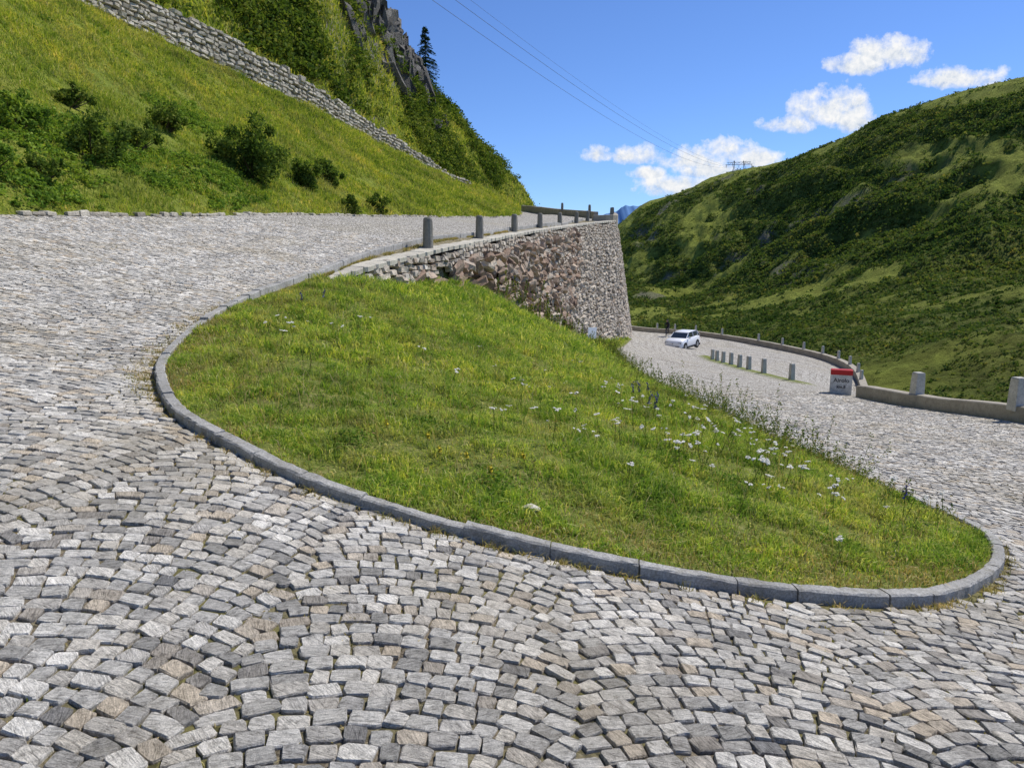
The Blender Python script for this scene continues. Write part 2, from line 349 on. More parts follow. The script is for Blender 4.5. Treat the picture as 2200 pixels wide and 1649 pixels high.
# ------------------------------------------------------------ setts
def make_setts():
    L=1.3; rowb=.086
    A=[];B=[];W=[]
    for b in np.arange(-4,30,rowb):
        a=-16+rng.uniform(0,.1)
        ws=rng.uniform(.068,.128,460); c=a+np.cumsum(ws)-ws/2
        A.append(c);B.append(np.full(len(c),b)+rng.normal(0,.005,len(c)));W.append(ws)
    A=np.concatenate(A);B=np.concatenate(B);W=np.concatenate(W)
    def P(a,b):
        sh=a+ .25*np.sin(b*.55)
        t=(frac(sh/L)-.5)*2
        off=.33*np.sqrt(1-(t*.88)**2)
        y=b+off+.30*np.sin(a*.35+.6)+.036*a*np.sin(.1*b)
        x=a+.22*np.sin(b*.45)+.08*np.sin(b*1.3+a*.5)
        ca,sa=math.cos(-.10),math.sin(-.10)
        return x*ca-y*sa, x*sa+y*ca
    x,y=P(A,B)
    keep=(x>SX0+.1)&(x<SX1)&(y>SY0+.1)&(y<SY1)&(x>Ex(y)+.12)&(np.abs(x)<y*.95+2.5)
    A,B,W,x,y=A[keep],B[keep],W[keep],x[keep],y[keep]
    keep=signed(x,y)<-.035
    A,B,W,x,y=A[keep],B[keep],W[keep],x[keep],y[keep]
    e=.03; x1,y1=P(A+e,B);x0,y0=P(A-e,B); d=np.stack([x1-x0,y1-y0],1); ln=np.linalg.norm(d,axis=1)/(2*e)
    d=norm(d); x2,y2=P(A,B+e); g=np.stack([x2-x,y2-y],1)/e
    perp=np.stack([-d[:,1],d[:,0]],1); hb=np.abs((g*perp).sum(1))*rowb
    e=.08; z=S(x,y); zx=(S(x+e,y)-z)/e; zy=(S(x,y+e)-z)/e
    n=len(x)
    N=norm(np.stack([-zx,-zy,np.ones(n)],1)+rng.normal(0,.028,(n,3)))
    ang=rng.normal(0,.09,n); dx=d[:,0]*np.cos(ang)-d[:,1]*np.sin(ang); dy=d[:,0]*np.sin(ang)+d[:,1]*np.cos(ang)
    EX=np.stack([dx,dy,np.zeros(n)],1); EX=norm(EX-(EX*N).sum(1,keepdims=True)*N); EY=np.cross(N,EX)
    und=(fbm(np.stack([x,y,x*0],1),3,1.2)-.5)*.010
    C=np.stack([x,y,z+und-.0268+rng.normal(0,.0026,n)],1)
    hx=np.minimum(W*np.minimum(ln,1.35),.16)/2-.0024*rng.uniform(.4,2.4,n); hy=hb/2-.0022*rng.uniform(.4,2.4,n)
    hz=np.full(n,.030)
    r=np.hypot(x,y); hi=r<8
    parts=[blocks(C[hi],EX[hi],EY[hi],N[hi],hx[hi],hy[hi],hz[hi],.18,True,.93,.80,.07)]
    lo=~hi; parts.append(blocks(C[lo],EX[lo],EY[lo],N[lo],hx[lo],hy[lo],hz[lo],.15,False,.92,.6,.07))
    V,F=join(parts); o=mk('cobblestones',V,F,M_sett)
    tag(o,'grey gneiss setts laid in segmental arcs over the road','cobblestones','stuff')
make_setts()

# ------------------------------------------------------------ kerb
def make_kerb():
    P=Kd.copy(); P[:,2]=S(P[:,0],P[:,1]); P=resample(P,.05)
    parts=[]; i=0; N=len(P)
    while i<N-8:
        m=int(rng.integers(8,15)); seg=P[i:min(i+m,N)].copy()
        if len(seg)<4: break
        seg[-1]+=(seg[-2]-seg[-1])*.16
        up=float(np.clip((seg[0,1]-9.5)/3,0,1))
        h=.064+.065*up+rng.normal(0,.004); w=.085+.06*up+rng.normal(0,.004); o_=rng.normal(0,.004)
        prof=[(.006+o_,-.10),(.001+o_,h-.010),(-.010+o_,h),(-w+.01,h+.002),(-w,h-.012),(-w,-.10)]
        V,F=sweep(seg,prof); V+=rng.normal(0,.0022,V.shape); parts.append((V,F)); i+=m-1
    V,F=join(parts)
    o=mk('kerb',V,F,M_kerb); tag(o,'curved grey granite kerb bordering the grass island','kerb','structure')
make_kerb()

# ------------------------------------------------------------ island ground + grass
def island_z(x,y,sdv=None):
    if sdv is None: sdv=signed(x,y)
    z=S(x,y)+np.clip(sdv*1.6-.10,-.12,.044)+.14*sstep(.1,1.6,sdv)+(fbm(np.stack([x,y,x*0],-1),3,1.1)-.5)*.20*sstep(.1,.8,sdv)
    return z
def patch(x0,x1,y0,y1,st):
    a,b=np.meshgrid(np.arange(x0,x1,st),np.arange(y0,y1+st*.5,st),indexing='ij'); s_=signed(a,b)
    z=island_z(a,b,s_)
    i=np.arange(a.size).reshape(a.shape); q=np.stack([i[:-1,:-1],i[1:,:-1],i[1:,1:],i[:-1,1:]],-1).reshape(-1,4)
    ok=(s_>-.1)&((b<15)|(a>np.interp(b,wbY,wbX)-.4)); okf=ok.ravel()[q].all(1)
    return np.stack([a,b,z],-1).reshape(-1,3),[q[okf]]
V,F=join([patch(-4.5,4.3,3.5,16,.07),patch(-4.5,11,16,62,.2)])
isl=mk('grass_island',V,F,M_soil,True); tag(isl,'sloping grassy ground enclosed by the hairpin bend','ground','structure')

def scatter_island(n,x0,x1,y0,y1,edge=.10):
    x=rng.uniform(x0,x1,n);y=rng.uniform(y0,y1,n); s_=signed(x,y)
    ok=(s_>edge)&((y<15.3)|(x>np.interp(y,wbY,wbX)-.02))&~((y>11.5)&(s_<.25)); x,y,s_=x[ok],y[ok],s_[ok]
    return x,y,island_z(x,y,s_),s_
parts=[]
for (n,x0,x1,y0,y1,h,w) in [(260000,-4.3,4,3.8,8,.060,.0058),(190000,-4.3,4.1,8,14,.08,.0095),(120000,-4.2,4.5,14,26,.13,.017),(70000,-2,9.9,26,60,.2,.03)]:
    x,y,z,s_=scatter_island(n,x0,x1,y0,y1)
    f=fbm(np.stack([x,y,x*0],1),4,1.4); f2=fbm(np.stack([x,y,x*0+9],1),3,4.0)
    keep=rng.uniform(size=len(x))<np.clip((f2-.34)*5,.15,1); x,y,z,s_,f,f2=x[keep],y[keep],z[keep],s_[keep],f[keep],f2[keep]
    tall=np.clip((f2-.52)*9,0,1)*rng.uniform(0,1.6,len(x))
    hh=h*(rng.uniform(.35,1.3,len(x))*np.clip(.1+f*1.8,.4,1.5)+tall)*np.clip(.45+s_*.8,.45,1)
    parts.append(blades(np.stack([x,y,z-.01],1),hh,w*rng.uniform(.7,1.6,len(x)),1.35))
V,F=join(parts); g=mk('meadow_grass',V,F,M_grass); tag(g,'short green meadow grass covering the island','grass','stuff')
parts=[]
x,y,z,s_=scatter_island(150000,-4.4,4.2,3.6,14,.08); fd_=fbm(np.stack([x,y,x*0+3],1),3,1.1); k=(s_<1.2)&(rng.uniform(size=len(x))<np.clip((1.25-s_*1.05)*np.clip((fd_-.34)*4.5,.10,1),.0,1))
parts.append(blades(np.stack([x,y,z-.01],1)[k],rng.uniform(.03,.10,k.sum()),.0065,1.4))
x,y,z,s_=scatter_island(7000,-4.2,4,4,15,.3); parts.append(blades(np.stack([x,y,z],1),rng.uniform(.10,.30,len(x)),.0045,1.4))
c=Kd[(Kd[:,1]<17)]; idx_=rng.integers(0,len(c),560)
cx=c[idx_,0];cy=c[idx_,1]; left=(cx<-2.8)
m=left|(rng.uniform(size=560)<.4); cx,cy,left=cx[m],cy[m],left[m]
for X0,Y0,lf in zip(cx,cy,left):
    n=int(rng.integers(12,45)) if lf else int(rng.integers(6,25))
    r=rng.normal(0,.06 if lf else .03,(n,2)); xx=X0+r[:,0]-(abs(rng.normal(0,.10)) if lf else 0);yy=Y0+r[:,1]-(0.02 if lf else .05)
    q=signed(xx,yy)<-.0; xx,yy=xx[q],yy[q]
    if len(xx)==0: continue
    parts.append(blades(np.stack([xx,yy,S(xx,yy)-.02],1),rng.uniform(.02,.08,len(xx)),.006,1.5))
n=110000; x=rng.uniform(-8,9,n);y=rng.uniform(1.5,16,n); f=fbm(np.stack([x,y,x*0],1),4,.8)
q=(f>.48)&(signed(x,y)<-.02)&(x>Ex(y)); x,y=x[q],y[q]
parts.append(blades(np.stack([x,y,S(x,y)-.014],1),rng.uniform(.010,.026,len(x)),.007,1.5))
n=9000; y=rng.uniform(12,34,n); kx=np.interp(y,[p[1] for p in kerbUp],[p[0] for p in kerbUp]); x=kx+.16+rng.uniform(0,1,n)*np.maximum(Xw(y)-.5-kx-.16,.02)
q=fbm(np.stack([x,y,x*0],1),3,1.2)>.45; x,y=x[q],y[q]
parts.append(blades(np.stack([x,y,SA(x,y)-.01],1),rng.uniform(.03,.11,len(x)),.012,1.3))
V,F=join(parts); g=mk('dry_grass',V,F,M_dry); tag(g,'dry straw coloured grass tufts along the kerb and joints','grass','stuff')

# weeds
def weed(P,h,nl=14,ls=.02,lean=.16):
    top=P+np.array([rng.normal(0,lean)*h,rng.normal(0,lean)*h,h]); parts=[tube(P-np.array([0,0,.03]),top,.0022,.001,4)]
    t=rng.uniform(.1,1,nl)[:,None]; q=P+(top-P)*t+rng.normal(0,.035,(nl,3))*(1.25-t)
    parts.append(leaves(q,ls*rng.uniform(.4,1.7,nl),.3))
    if h>.25:
        q=top+rng.normal(0,1,(10,3))*np.array([.012,.012,.04]); parts.append(leaves(q,ls*.8,.6))
    return parts
parts=[]
re=np.array([(4.0,5.9),(3.9,7.3),(3.92,10),(4.04,18),(4.39,25.5),(5.0,36),(5.47,43),(7.6,51)])
def edgept(y): return np.interp(y,re[:,1],re[:,0])
cl_y=6.3+rng.uniform(0,1,56)**1.3*36; cl_s=rng.uniform(.4,1.35,56)
for k in range(1700):
    ci=rng.integers(0,56); y0=cl_y[ci]+rng.normal(0,.45)*(1+cl_y[ci]*.05); y0=max(y0,6.0); x0=edgept(y0)-abs(rng.normal(0,.65))-.03
    z0=float(island_z(np.array([x0]),np.array([y0]))[0]); sc=1+y0*.02
    hh=rng.uniform(.08,.44)*cl_s[ci]*(1.5 if rng.uniform()<.12 else 1)*(1.0 if y0>8.5 else .75)
    parts+=weed(np.array([x0,y0,z0]),hh,int(16*sc),.011*sc*1.3,.28)
for k in range(110):
    y0=rng.uniform(26,45); x0=np.interp(y0,wbY,wbX)+.2+abs(rng.normal(0,.7)); z0=float(island_z(np.array([x0]),np.array([y0]))[0])
    parts+=weed(np.array([x0,y0,z0]),rng.uniform(.3,1.4),44,.05)
for k in range(600):
    y0=rng.uniform(4.6,15); x0=rng.uniform(-3.6,3.8)
    if signed(np.array([x0]),np.array([y0]))[0]<.3: continue
    z0=float(island_z(np.array([x0]),np.array([y0]))[0]); parts+=weed(np.array([x0,y0,z0]),rng.uniform(.04,.24),16,.013,.4)
V,F=join(parts); g=mk('tall_weeds',V,F,M_weed); tag(g,'tall ragged weeds fringing the lower edge of the grass','weeds','stuff')
parts=[]
hp=[(-3.55,10.6,.35),(-3.2,12.2,.4),(-3.7,11.8,.3),(-3.1,9.6,.3),(2.9,6.6,.18),(1.7,5.6,.18),(-3.6,14.3,.3),(-2.9,16.5,.5)]
for k in range(90):
    a,b=rng.uniform(-3.6,3.7),rng.uniform(4.5,16)
    if signed(np.array([a]),np.array([b]))[0]>.35: hp.append((a,b,rng.uniform(.06,.22)))
for (cx,cy,r) in hp:
    n=int(250+1200*r); q=rng.normal(0,1,(n,3)); xx=cx+q[:,0]*.6*r;yy=cy+q[:,1]*.8*r; zz=island_z(xx,yy)+rng.uniform(.01,.03+.35*r,n)*np.exp(-((xx-cx)**2+(yy-cy)**2)/r**2)
    k=signed(xx,yy)>.1; parts.append(leaves(np.stack([xx,yy,zz],1)[k],rng.uniform(.006,.018,k.sum()),.6,1.0))
V,F=join(parts); g=mk('leafy_herbs',V,F,M_herb); tag(g,'low leafy green herbs growing in the island grass','herbs','stuff')

# flowers
def flower_mesh(h,petal,spike=False):
    parts=[tube((0,0,0),(.02*h,0,h),.0022,.0018,5)]
    n=14; q=np.stack([np.zeros(n),np.zeros(n),rng.uniform(.05,h*.8,n)],1)+rng.normal(0,.012,(n,3)); parts.append(leaves(q,.014,.3))
    V0,F0=join(parts); pp=[]
    if spike:
        q=np.stack([rng.normal(.02*h,.008,30),rng.normal(0,.008,30),rng.uniform(h*.6,h*1.05,30)],1); pp.append(leaves(q,.010,.7))
    else:
        for sub in range(4):
            sx,sy,sz=rng.normal(0,.016),rng.normal(0,.016),rng.normal(0,.006)
            for i in range(11):
                a=rng.uniform(0,6.28); r=math.sqrt(rng.uniform())*.014
                c=np.array([.02*h+sx+math.cos(a)*r,sy+math.sin(a)*r,h+sz-r*.3]); t=np.arange(5)*math.pi*2/5+rng.uniform(0,6)
                Vd=np.stack([c[0]+np.cos(t)*.0063,c[1]+np.sin(t)*.0063,np.full(5,c[2])+rng.normal(0,.0014,5)],1); Vd=np.concatenate([Vd,[c+np.array([0,0,.003])]])
                pp.append((Vd,[np.array([(j,(j+1)%5,5) for j in range(5)])]))
    V1,F1=join(pp)
    return mk('yarrow_flower',V0,F0,M_weed),mk('flower_head',V1,F1,petal)
protos=[flower_mesh(h,M_white_fl) for h in (.22,.3,.17,.25,.2)]
pp_=flower_mesh(.26,M_purple_fl,True); yy_=flower_mesh(.13,M_yellow_fl,True)
def place_flower(pr,x,y,nm,lab,cat,grp,sc=1.0):
    o=D.objects.new(nm,pr[0].data); link(o); c=D.objects.new('flower_head',pr[1].data); link(c); c.parent=o
    o.location=(x,y,float(island_z(np.array([x]),np.array([y]))[0])); o.rotation_euler=(rng.normal(0,.2),rng.normal(0,.2),rng.uniform(0,6.28)); o.scale=(sc,)*3
    tag(o,lab,cat,None,grp)
cl=[(1.6,5.9,.7,34),(2.3,6.3,.7,24),(1.6,7.6,.9,16),(.9,9.5,1.0,12),(-2.6,9.5,.6,8),(-1.8,8.8,.9,6),(.6,5.5,.6,7),(2.9,5.6,.4,4),(1.0,6.8,.9,12),(2.4,8.5,1.0,14),(2.2,11.5,1.1,9)]
for cx,cy,r,n in cl:
    for k in range(n):
        x=cx+rng.normal(0,r*.9);y=cy+rng.normal(0,r*.8)
        if signed(np.array([x]),np.array([y]))[0]<.3: continue
        place_flower(protos[int(rng.integers(0,5))],x,y,'yarrow_flower','white yarrow flower standing in the grass','flower','white flowers in the grass',rng.uniform(.6,1.25))
for x,y in [(1.6,9.5),(1.75,9.9),(1.5,8.3),(1.65,8.5),(1.55,8.0),(3.1,5.6),(2.0,10.5),(-3.1,11),(-2.9,11.3)]:
    place_flower(pp_,x,y,'purple_flower','slender purple wild flower spike in the grass','flower','purple flowers in the grass',1.2)
for x,y in [(-.5,4.9),(-.3,4.85),(-.6,5.1),(.1,5.0),(-.9,5.2),(-.15,4.7),(2.6,6.9)]:
    place_flower(yy_,x,y,'yellow_flower','small yellow wild flower near the kerb','flower','yellow flowers in the grass',.9)
for a,b in protos+[pp_,yy_]: D.objects.remove(a); D.objects.remove(b)
def rockmesh(name,c,r,mat,seed=0,det=.25):
    import bmesh
    bm=bmesh.new(); bmesh.ops.create_icosphere(bm,subdivisions=3,radius=1)
    V=np.array([v.co[:] for v in bm.verts]); F=np.array([[v.index for v in f.verts] for f in bm.faces]); bm.free()
    d=np.floor(fbm(V+seed*7.7,2,1.6)*7)/7*1.2+fbm(V+seed,3,3)*.25; V=V*(.6+d[:,None]*det*2.2)*np.array(r)+np.array(c)
    return mk(name,V,[F],mat)
zr=float(island_z(np.array([.12]),np.array([4.4]))[0])
o=rockmesh('loose_stone',(.12,4.38,zr+.04),(.06,.04,.026),M_coping,3); tag(o,'small pale stone lying in the grass','stone')

# ------------------------------------------------------------ main retaining wall
def wall_main():
    ys=np.arange(16.2,81,.5)
    T=np.stack([np.interp(ys,wtY,wtX)-.06,ys,np.interp(ys,wtY,wtZ)-.08],1)
    Bm=np.stack([np.interp(ys,wbY,wbX)-.1,ys,np.interp(ys,wbY,wbZ)-.6],1)
    Bm[:,0]=np.maximum(Bm[:,0],T[:,0]+.02)
    nv=24; n=len(ys)
    t=np.linspace(0,1,nv)[None,:,None]; G=T[:,None]*(1-t)+Bm[:,None]*t
    G[...,0]-=.18
    i=np.arange(n*nv).reshape(n,nv); q=np.stack([i[:-1,:-1],i[1:,:-1],i[1:,1:],i[:-1,1:]],-1).reshape(-1,4)
    root=D.objects.new('retaining_wall',None); link(root); root.location=(float(wbX[4]),31,0)
    tag(root,'tall dry stone retaining wall holding up the upper road','wall')
    core=mk('wall_core',G.reshape(-1,3),[q],M_walldark)
    def stones(y0,y1,zt0,ch,lw,depth,out,jit,ang,zfun,skip=0.0,topc=.8):
        C=[];EX=[];EY=[];EZ=[];HX=[];HY=[];HZ=[]
        for row in range(80):
            y=y0+rng.uniform(0,.3)
            while y<y1:
                w=rng.uniform(*lw)*(1+.5*(rng.uniform()<.2)); yc=y+w/2*.93
                zt=np.interp(yc,wtY,wtZ)-.1; zb=np.interp(yc,wbY,wbZ)-.5
                dpt=zt0+row*ch+rng.normal(0,ch*.14)+.10*math.sin(yc*.9)
                z=zt-dpt-ch/2
                if dpt>zfun(yc)+rng.normal(0,.08) or z<zb or rng.uniform()<skip:
                    y+=w; continue
                t_=(zt-z)/max(zt-zb,.3); xt=np.interp(yc,wtY,wtX)-.02; xb=max(np.interp(yc,wbY,wbX),xt+.02)
                x=xt*(1-t_)+xb*t_
                dxy=norm(np.array([np.interp(yc+.3,wtY,wtX)-np.interp(yc-.3,wtY,wtX),.6,0]))
                nrm=norm(np.array([dxy[1],-dxy[0],.12])); nrm=norm(nrm+rng.normal(0,ang,3)); ex=norm(dxy-np.dot(dxy,nrm)*nrm); ra=rng.normal(0,ang); ey=np.cross(nrm,ex); ex=ex*math.cos(ra)+ey*math.sin(ra); ey=np.cross(nrm,ex)
                o_=rng.uniform(*out)
                C.append([x+nrm[0]*o_,yc+nrm[1]*o_,z]);EX.append(ex);EY.append(ey);EZ.append(nrm);HX.append(w/2-.008);HY.append(ch/2*rng.uniform(.7,1.08));HZ.append(depth*rng.uniform(.8,1.2))
                y+=w
        A=[np.array(a) for a in (C,EX,EY,EZ,HX,HY,HZ)]
        return blocks(*A,jit,True,topc,.35,.25)
    V,F=stones(16.3,81,0,.19,(.2,.5),.10,(-.05,.01),.14,.05,lambda y:np.interp(y,[17,24,40,60],[.35,.6,1.2,1.6]))
    a=mk('dressed_masonry',V,F,M_wall)
    V,F=stones(18.5,49,.4,.29,(.22,.72),.22,(-.30,.20),.38,.48,lambda y:np.interp(y,[22,35,42,49],[9,9,6,1.6]),.13,.62)
    b=mk('rough_rock_face',V,F,M_rough); b["label"]="reddish rough protruding rocks"
    V,F=stones(34,81,1.0,.23,(.2,.6),.14,(-.08,.06),.22,.14,lambda y:np.interp(y,[34,40,46],[1.0,6,12]),.025,.77)
    c=mk('grey_stone_face',V,F,M_wall)
    yy=np.arange(15.6,80,.62)
    kx=np.interp(yy,[p[1] for p in kerbUp],[p[0] for p in kerbUp]); wx=np.interp(yy,wtY,wtX)
    hw=np.clip((wx+.05-kx-.17)/2,.06,.27); xx=wx+.05-hw; zz=np.interp(yy,wtY,wtZ)-.02
    P=np.stack([xx,yy,zz],1)+rng.normal(0,.005,(len(yy),3)); EXv=norm(np.gradient(P,axis=0)); EZv=norm(np.stack([np.full(len(yy),.05),0*yy,np.ones(len(yy))],1)+rng.normal(0,.008,(len(yy),3))); EYv=norm(np.cross(EZv,EXv))
    ln_=np.linalg.norm(np.gradient(P,axis=0),axis=1)/2
    V,F=blocks(P,EXv,EYv,EZv,ln_-.008,hw,.06,.03,True,.95,.75,.05)
    d=mk('coping',V,F,M_coping)
    for o in (core,a,b,c,d):
        o.parent=root; o.matrix_parent_inverse=Matrix.Translation(-root.location)
wall_main()

# ------------------------------------------------------------ bollards
def bollard_mesh(r,h,k,square=False,mat=None):
    V=[];Q=[]
    prof=[(1.0,-.15),(1.0,0),(.98,.3),(.93,.7),(.86,.93),(.70,.985),(.45,1.0)] if not square else [(1.0,-.15),(1,0),(.93,.6),(.86,.95),(.76,1.0)]
    for s_,z in prof:
        for j in range(k):
            a=2*math.pi*(j+.5)/k; rr=r*s_*(1+(.0 if square else rng.normal(0,.025))); V.append((math.cos(a)*rr*(1.3 if square else 1),math.sin(a)*rr*(1.3 if square else 1),z*h))
    n=len(prof)
    for i in range(n-1):
        for j in range(k):
            a=i*k+j;b=i*k+(j+1)%k;Q.append((a,b,b+k,a+k))
    o=mk('stone_bollard',V,[np.array(Q),np.array([list(range((n-1)*k,n*k))])],mat); me=o.data; D.objects.remove(o); return me
MB=bollard_mesh(.155,.82,12,False,M_bollard); MW=bollard_mesh(.155,.68,4,True,M_bollardw); MS=bollard_mesh(.115,.80,4,True,M_bollardw); MD=bollard_mesh(.13,.72,4,True,M_bollard)
def put(me,x,y,z,lab,grp,sc=1,rz=0,name='stone_bollard'):
    o=D.objects.new(name,me); link(o); o.location=(x,y,z); o.rotation_euler=(rng.normal(0,.012),rng.normal(0,.012),rz+rng.normal(0,.05)); o.scale=(sc,)*3; tag(o,lab,'bollard',None,grp)
for x,y,z in postUp: put(MB,x,y,z-.02,'rounded grey granite bollard on the wall coping','bollards along the retaining wall',1,rng.uniform(0,6))
for x,y,z in [(6.6,64.5,4.9),(4.7,71,5.5)]: put(MB,x,y,z+.35,'small granite bollard on the far parapet','bollards along the retaining wall',.8)
for x,y in [(8.2,62.5),(8.7,65.5),(9.15,69),(9.7,73),(10.3,78)]: put(MD,x,y,float(np.interp(y,wtY,wtZ))+.42,'dark granite post on the raised parapet','posts on the raised parapet',.85,.2)
for x,y,z in postLow: put(MS,x,y,float(S(x,y))+.06,'pale square stone bollard beside the lower road','pale bollards along the lower road',1.0,.3)
def parapet(pts,w,h,name,lab,side=1,mat=M_conc,step=.5):
    P=catmull(np.array(pts,float),8); P=resample(P,step); k=.025
    P[:,2]+=rng.normal(0,.006,len(P))
    V,F=sweep(P,[(0,-.5),(0,h-k),(k*side,h),((w-k)*side,h),(w*side,h-k),(w*side,-.5)])
    o=mk(name,V,F,mat); tag(o,lab,'wall'); return o
pn=[(12.3,-2),(12.1,6),(11.9,12.5),(11.72,17),(11.72,20.5),(11.35,24)]
pn=[(a,b,float(S(a,b))) for a,b in pn]
parapet(pn,.38,.38,'parapet_wall','low stone parapet beside the cobbled road')
for x,y in [(11.84,17),(11.86,21.3)]: put(MW,x,y,float(S(x-.15,y))+.36,'pale square stone post on the low parapet','posts on the low parapet',1.0,.1)
pf=[(12.5,89,0)]+parFar; pf=[(a,b,float(S(a,b))) for a,b,_ in pf]
parapet(pf,-.4,.5,'parapet_wall','curved low parapet around the lower hairpin')
pfd=catmull(np.array(pf),8)
for t in [10,17,23,28,34,38,42,46,50,54,58,61]:
    if t<len(pfd): put(MS,pfd[t][0]+.2,pfd[t][1]+.1,pfd[t][2]+.45,'small pale post on the curved parapet','posts on the curved parapet',.85,.3)
parapet([(6.9,63.5,4.75),(6.5,65,4.9),(4.42,72,5.5),(2.6,78,6.1),(1.0,82,6.5)],.35,.5,'parapet_wall','low parapet on the outside of the upper bend',1,M_conc)
parapet([(6.4,60.6,4.35),(7.9,61.0,4.4),(8.35,62.5,4.5),(8.9,67,4.85),(9.6,73,5.25),(10.3,79,5.6)],.4,.45,'parapet_wall','raised stone parapet at the top of the wall',1,M_conc)

# milestone
def text_mesh(body,size,mat,name):
    cu=D.curves.new('t','FONT'); cu.body=body; cu.size=size; cu.align_x='CENTER'; cu.extrude=.004; cu.offset=.003
    t=D.objects.new('t',cu); link(t); dg=bpy.context.evaluated_depsgraph_get(); me=D.meshes.new_from_object(t.evaluated_get(dg)); D.objects.remove(t)
    me.materials.clear(); me.materials.append(mat); o=D.objects.new(name,me); return link(o)
M_black=plain('black_paint',(.03,.03,.03),.6); M_red=plain('red_paint',(.50,.02,.02),.55,.3,0,.15); M_mile=stone('white_milestone',[(0,(.66,.64,.59)),(1,(.70,.68,.62))],7,.4,.01)
ms=D.objects.new('milestone',None); link(ms); zm=float(S(10.97,24.3)); ms.location=(10.97,24.3,zm)
tag(ms,'white stone milestone with red top beside the road','milestone')
V,F=box((0,0,.27),(.33,.16,.37)); b=mk('milestone_body',V,F,M_mile)
V,F=box((0,0,.725),(.335,.165,.085),0,1,.12); r=mk('red_cap',V,F,M_red)
t1=text_mesh('Airolo',.185,M_black,'lettering'); t1.location=(0,-.162,.40); t1.rotation_euler=(math.pi/2,0,0)
t2=text_mesh('km.8',.14,M_black,'lettering'); t2.location=(0,-.162,.20); t2.rotation_euler=(math.pi/2,0,0)
for o in (b,r,t1,t2): o.parent=ms
ms.rotation_euler=(0,0,-.36)

# ------------------------------------------------------------ left hillside
W=[(-23,-15,11.5),(-22,-2,11.8),(-21,10,12.0),(-20.6,17,12.2),(-20.4,22,12.4),(-20.1,30,12.8),(-19.5,39,13.1),(-15.26,51,12.13),(-12.31,60,11.13),(-9.3,68,10.2),(-6.26,76,9.27),(-3.5,82,8.9),(-1.2,87,8.4),(1,90,7.6),(2.6,93,7.0)]
SK=[(-45,-15,32),(-44,0,32),(-40,20,32),(-36,32,31),(-33,42,31),(-26.4,52,30),(-20.5,60,30.2),(-16.18,70,28.6),(-13.9,78,26.0),(-12.6,82,24.2),(-10.2,88.5,21.2),(-6.9,93,18.4),(-2.88,95,14.2),(.94,94,10.8),(3.4,94,7.0)]
WH=[1.7]*8+[1.35,.95,.35,.1,.1,.1,.05]
E_=np.array(E,float);W_=np.array(W,float);S_=np.array(SK,float);h_=np.array(WH)[:,None]
inw=norm((W_-E_)*np.array([1,1,0])); Wt=W_+np.array([0,0,1])*h_+inw*.2
bench=Wt*.9+S_*.1; bench[:,2]=Wt[:,2]+.3*np.minimum(h_[:,0],1); U_=Wt*.45+S_*.55+np.array([0,0,1.])*((S_-Wt)[:,2:3]*.10)
mid=(E_+W_)/2-np.array([0,0,.35]); Bk=S_+np.stack([-4+0*h_[:,0],16+0*h_[:,0],-5+0*h_[:,0]],1); Bk2=Bk+np.array([-5,30,-25])
rows=np.stack([E_,mid,W_,Wt,bench,U_,S_,Bk,Bk2],1)
G=catmull(rows,26)
def rowsub(G,counts):
    out=[]
    for r,c in enumerate(counts):
        t=np.linspace(0,1,c,endpoint=False)[None,:,None]; out.append(G[:,r:r+1]*(1-t)+G[:,r+1:r+2]*t)
    out.append(G[:,-1:]); return np.concatenate(out,1)
cnts=[34,34,1,8,44,44,10,4]
G=rowsub(G,cnts)
rid=np.concatenate([np.linspace(r,r+1,c,endpoint=False) for r,c in enumerate(cnts)]+[[len(cnts)]])[None,:]*np.ones((G.shape[0],1))
fade=sstep(0,.25,rid)*np.where(rid<1.9,.5,np.where(rid<3.3,.12,1.0))
dn=(fbm(G,5,.12)-.5)*3.6*np.where(rid>3.2,sstep(3.2,4.2,rid)*1.0,0)+(fbm(G,4,.45)-.5)*1.1*fade
dn*=np.where(rid>5.4,np.interp(rid,[5.4,6],[.8,.35]),1)
G[...,2]+=dn
HG=G
i=np.arange(G.shape[0]*G.shape[1]).reshape(G.shape[:2]); q=np.stack([i[:-1,:-1],i[1:,:-1],i[1:,1:],i[:-1,1:]],-1).reshape(-1,4)
def hill_mat():
    s=NT('hillside_grass'); n=s.noise(.5,8,.7); n2=s.noise(3.5,6,.7); n3=s.noise(.09,4)
    c=s.ramp(n,[(.3,(.12,.165,.028)),(.5,(.24,.275,.045)),(.65,(.33,.33,.075)),(.8,(.44,.38,.16))])
    c=s.mix(c,s.ramp(n2,[(.3,.45),(.7,1.35)]),.9,'MULTIPLY')
    c=s.mix(c,(.18,.235,.04),s.math('MULTIPLY',s.ramp(n3,[(.45,0.),(.6,1.)]),.5))
    rk=s.ramp(s.noise(.9,8,.75),[(.3,(.08,.075,.068)),(.7,(.30,.28,.25))])
    c=s.mix(c,rk,s.attr('rock'))
    return s.bsdf(c,.95,s.bump(s.math('ADD',n2,n),1.0,.25),.05)
ck=np.array([-15.5,75,23.5]); rockm=np.clip((fbm(G,3,.25)-.36)*9,0,1)*np.clip(1.4-np.linalg.norm((G-ck)/np.array([8,11,7]),axis=-1),0,.5)*2
rockm=np.maximum(rockm,np.where(rid>3.6,np.clip((fbm(G+50,4,.14)-.62)*10,0,1),0))
hill=mk('hillside',G.reshape(-1,3),[q],hill_mat(),True,{'rock':rockm}); tag(hill,'steep grassy mountainside above the upper road','hillside','structure')
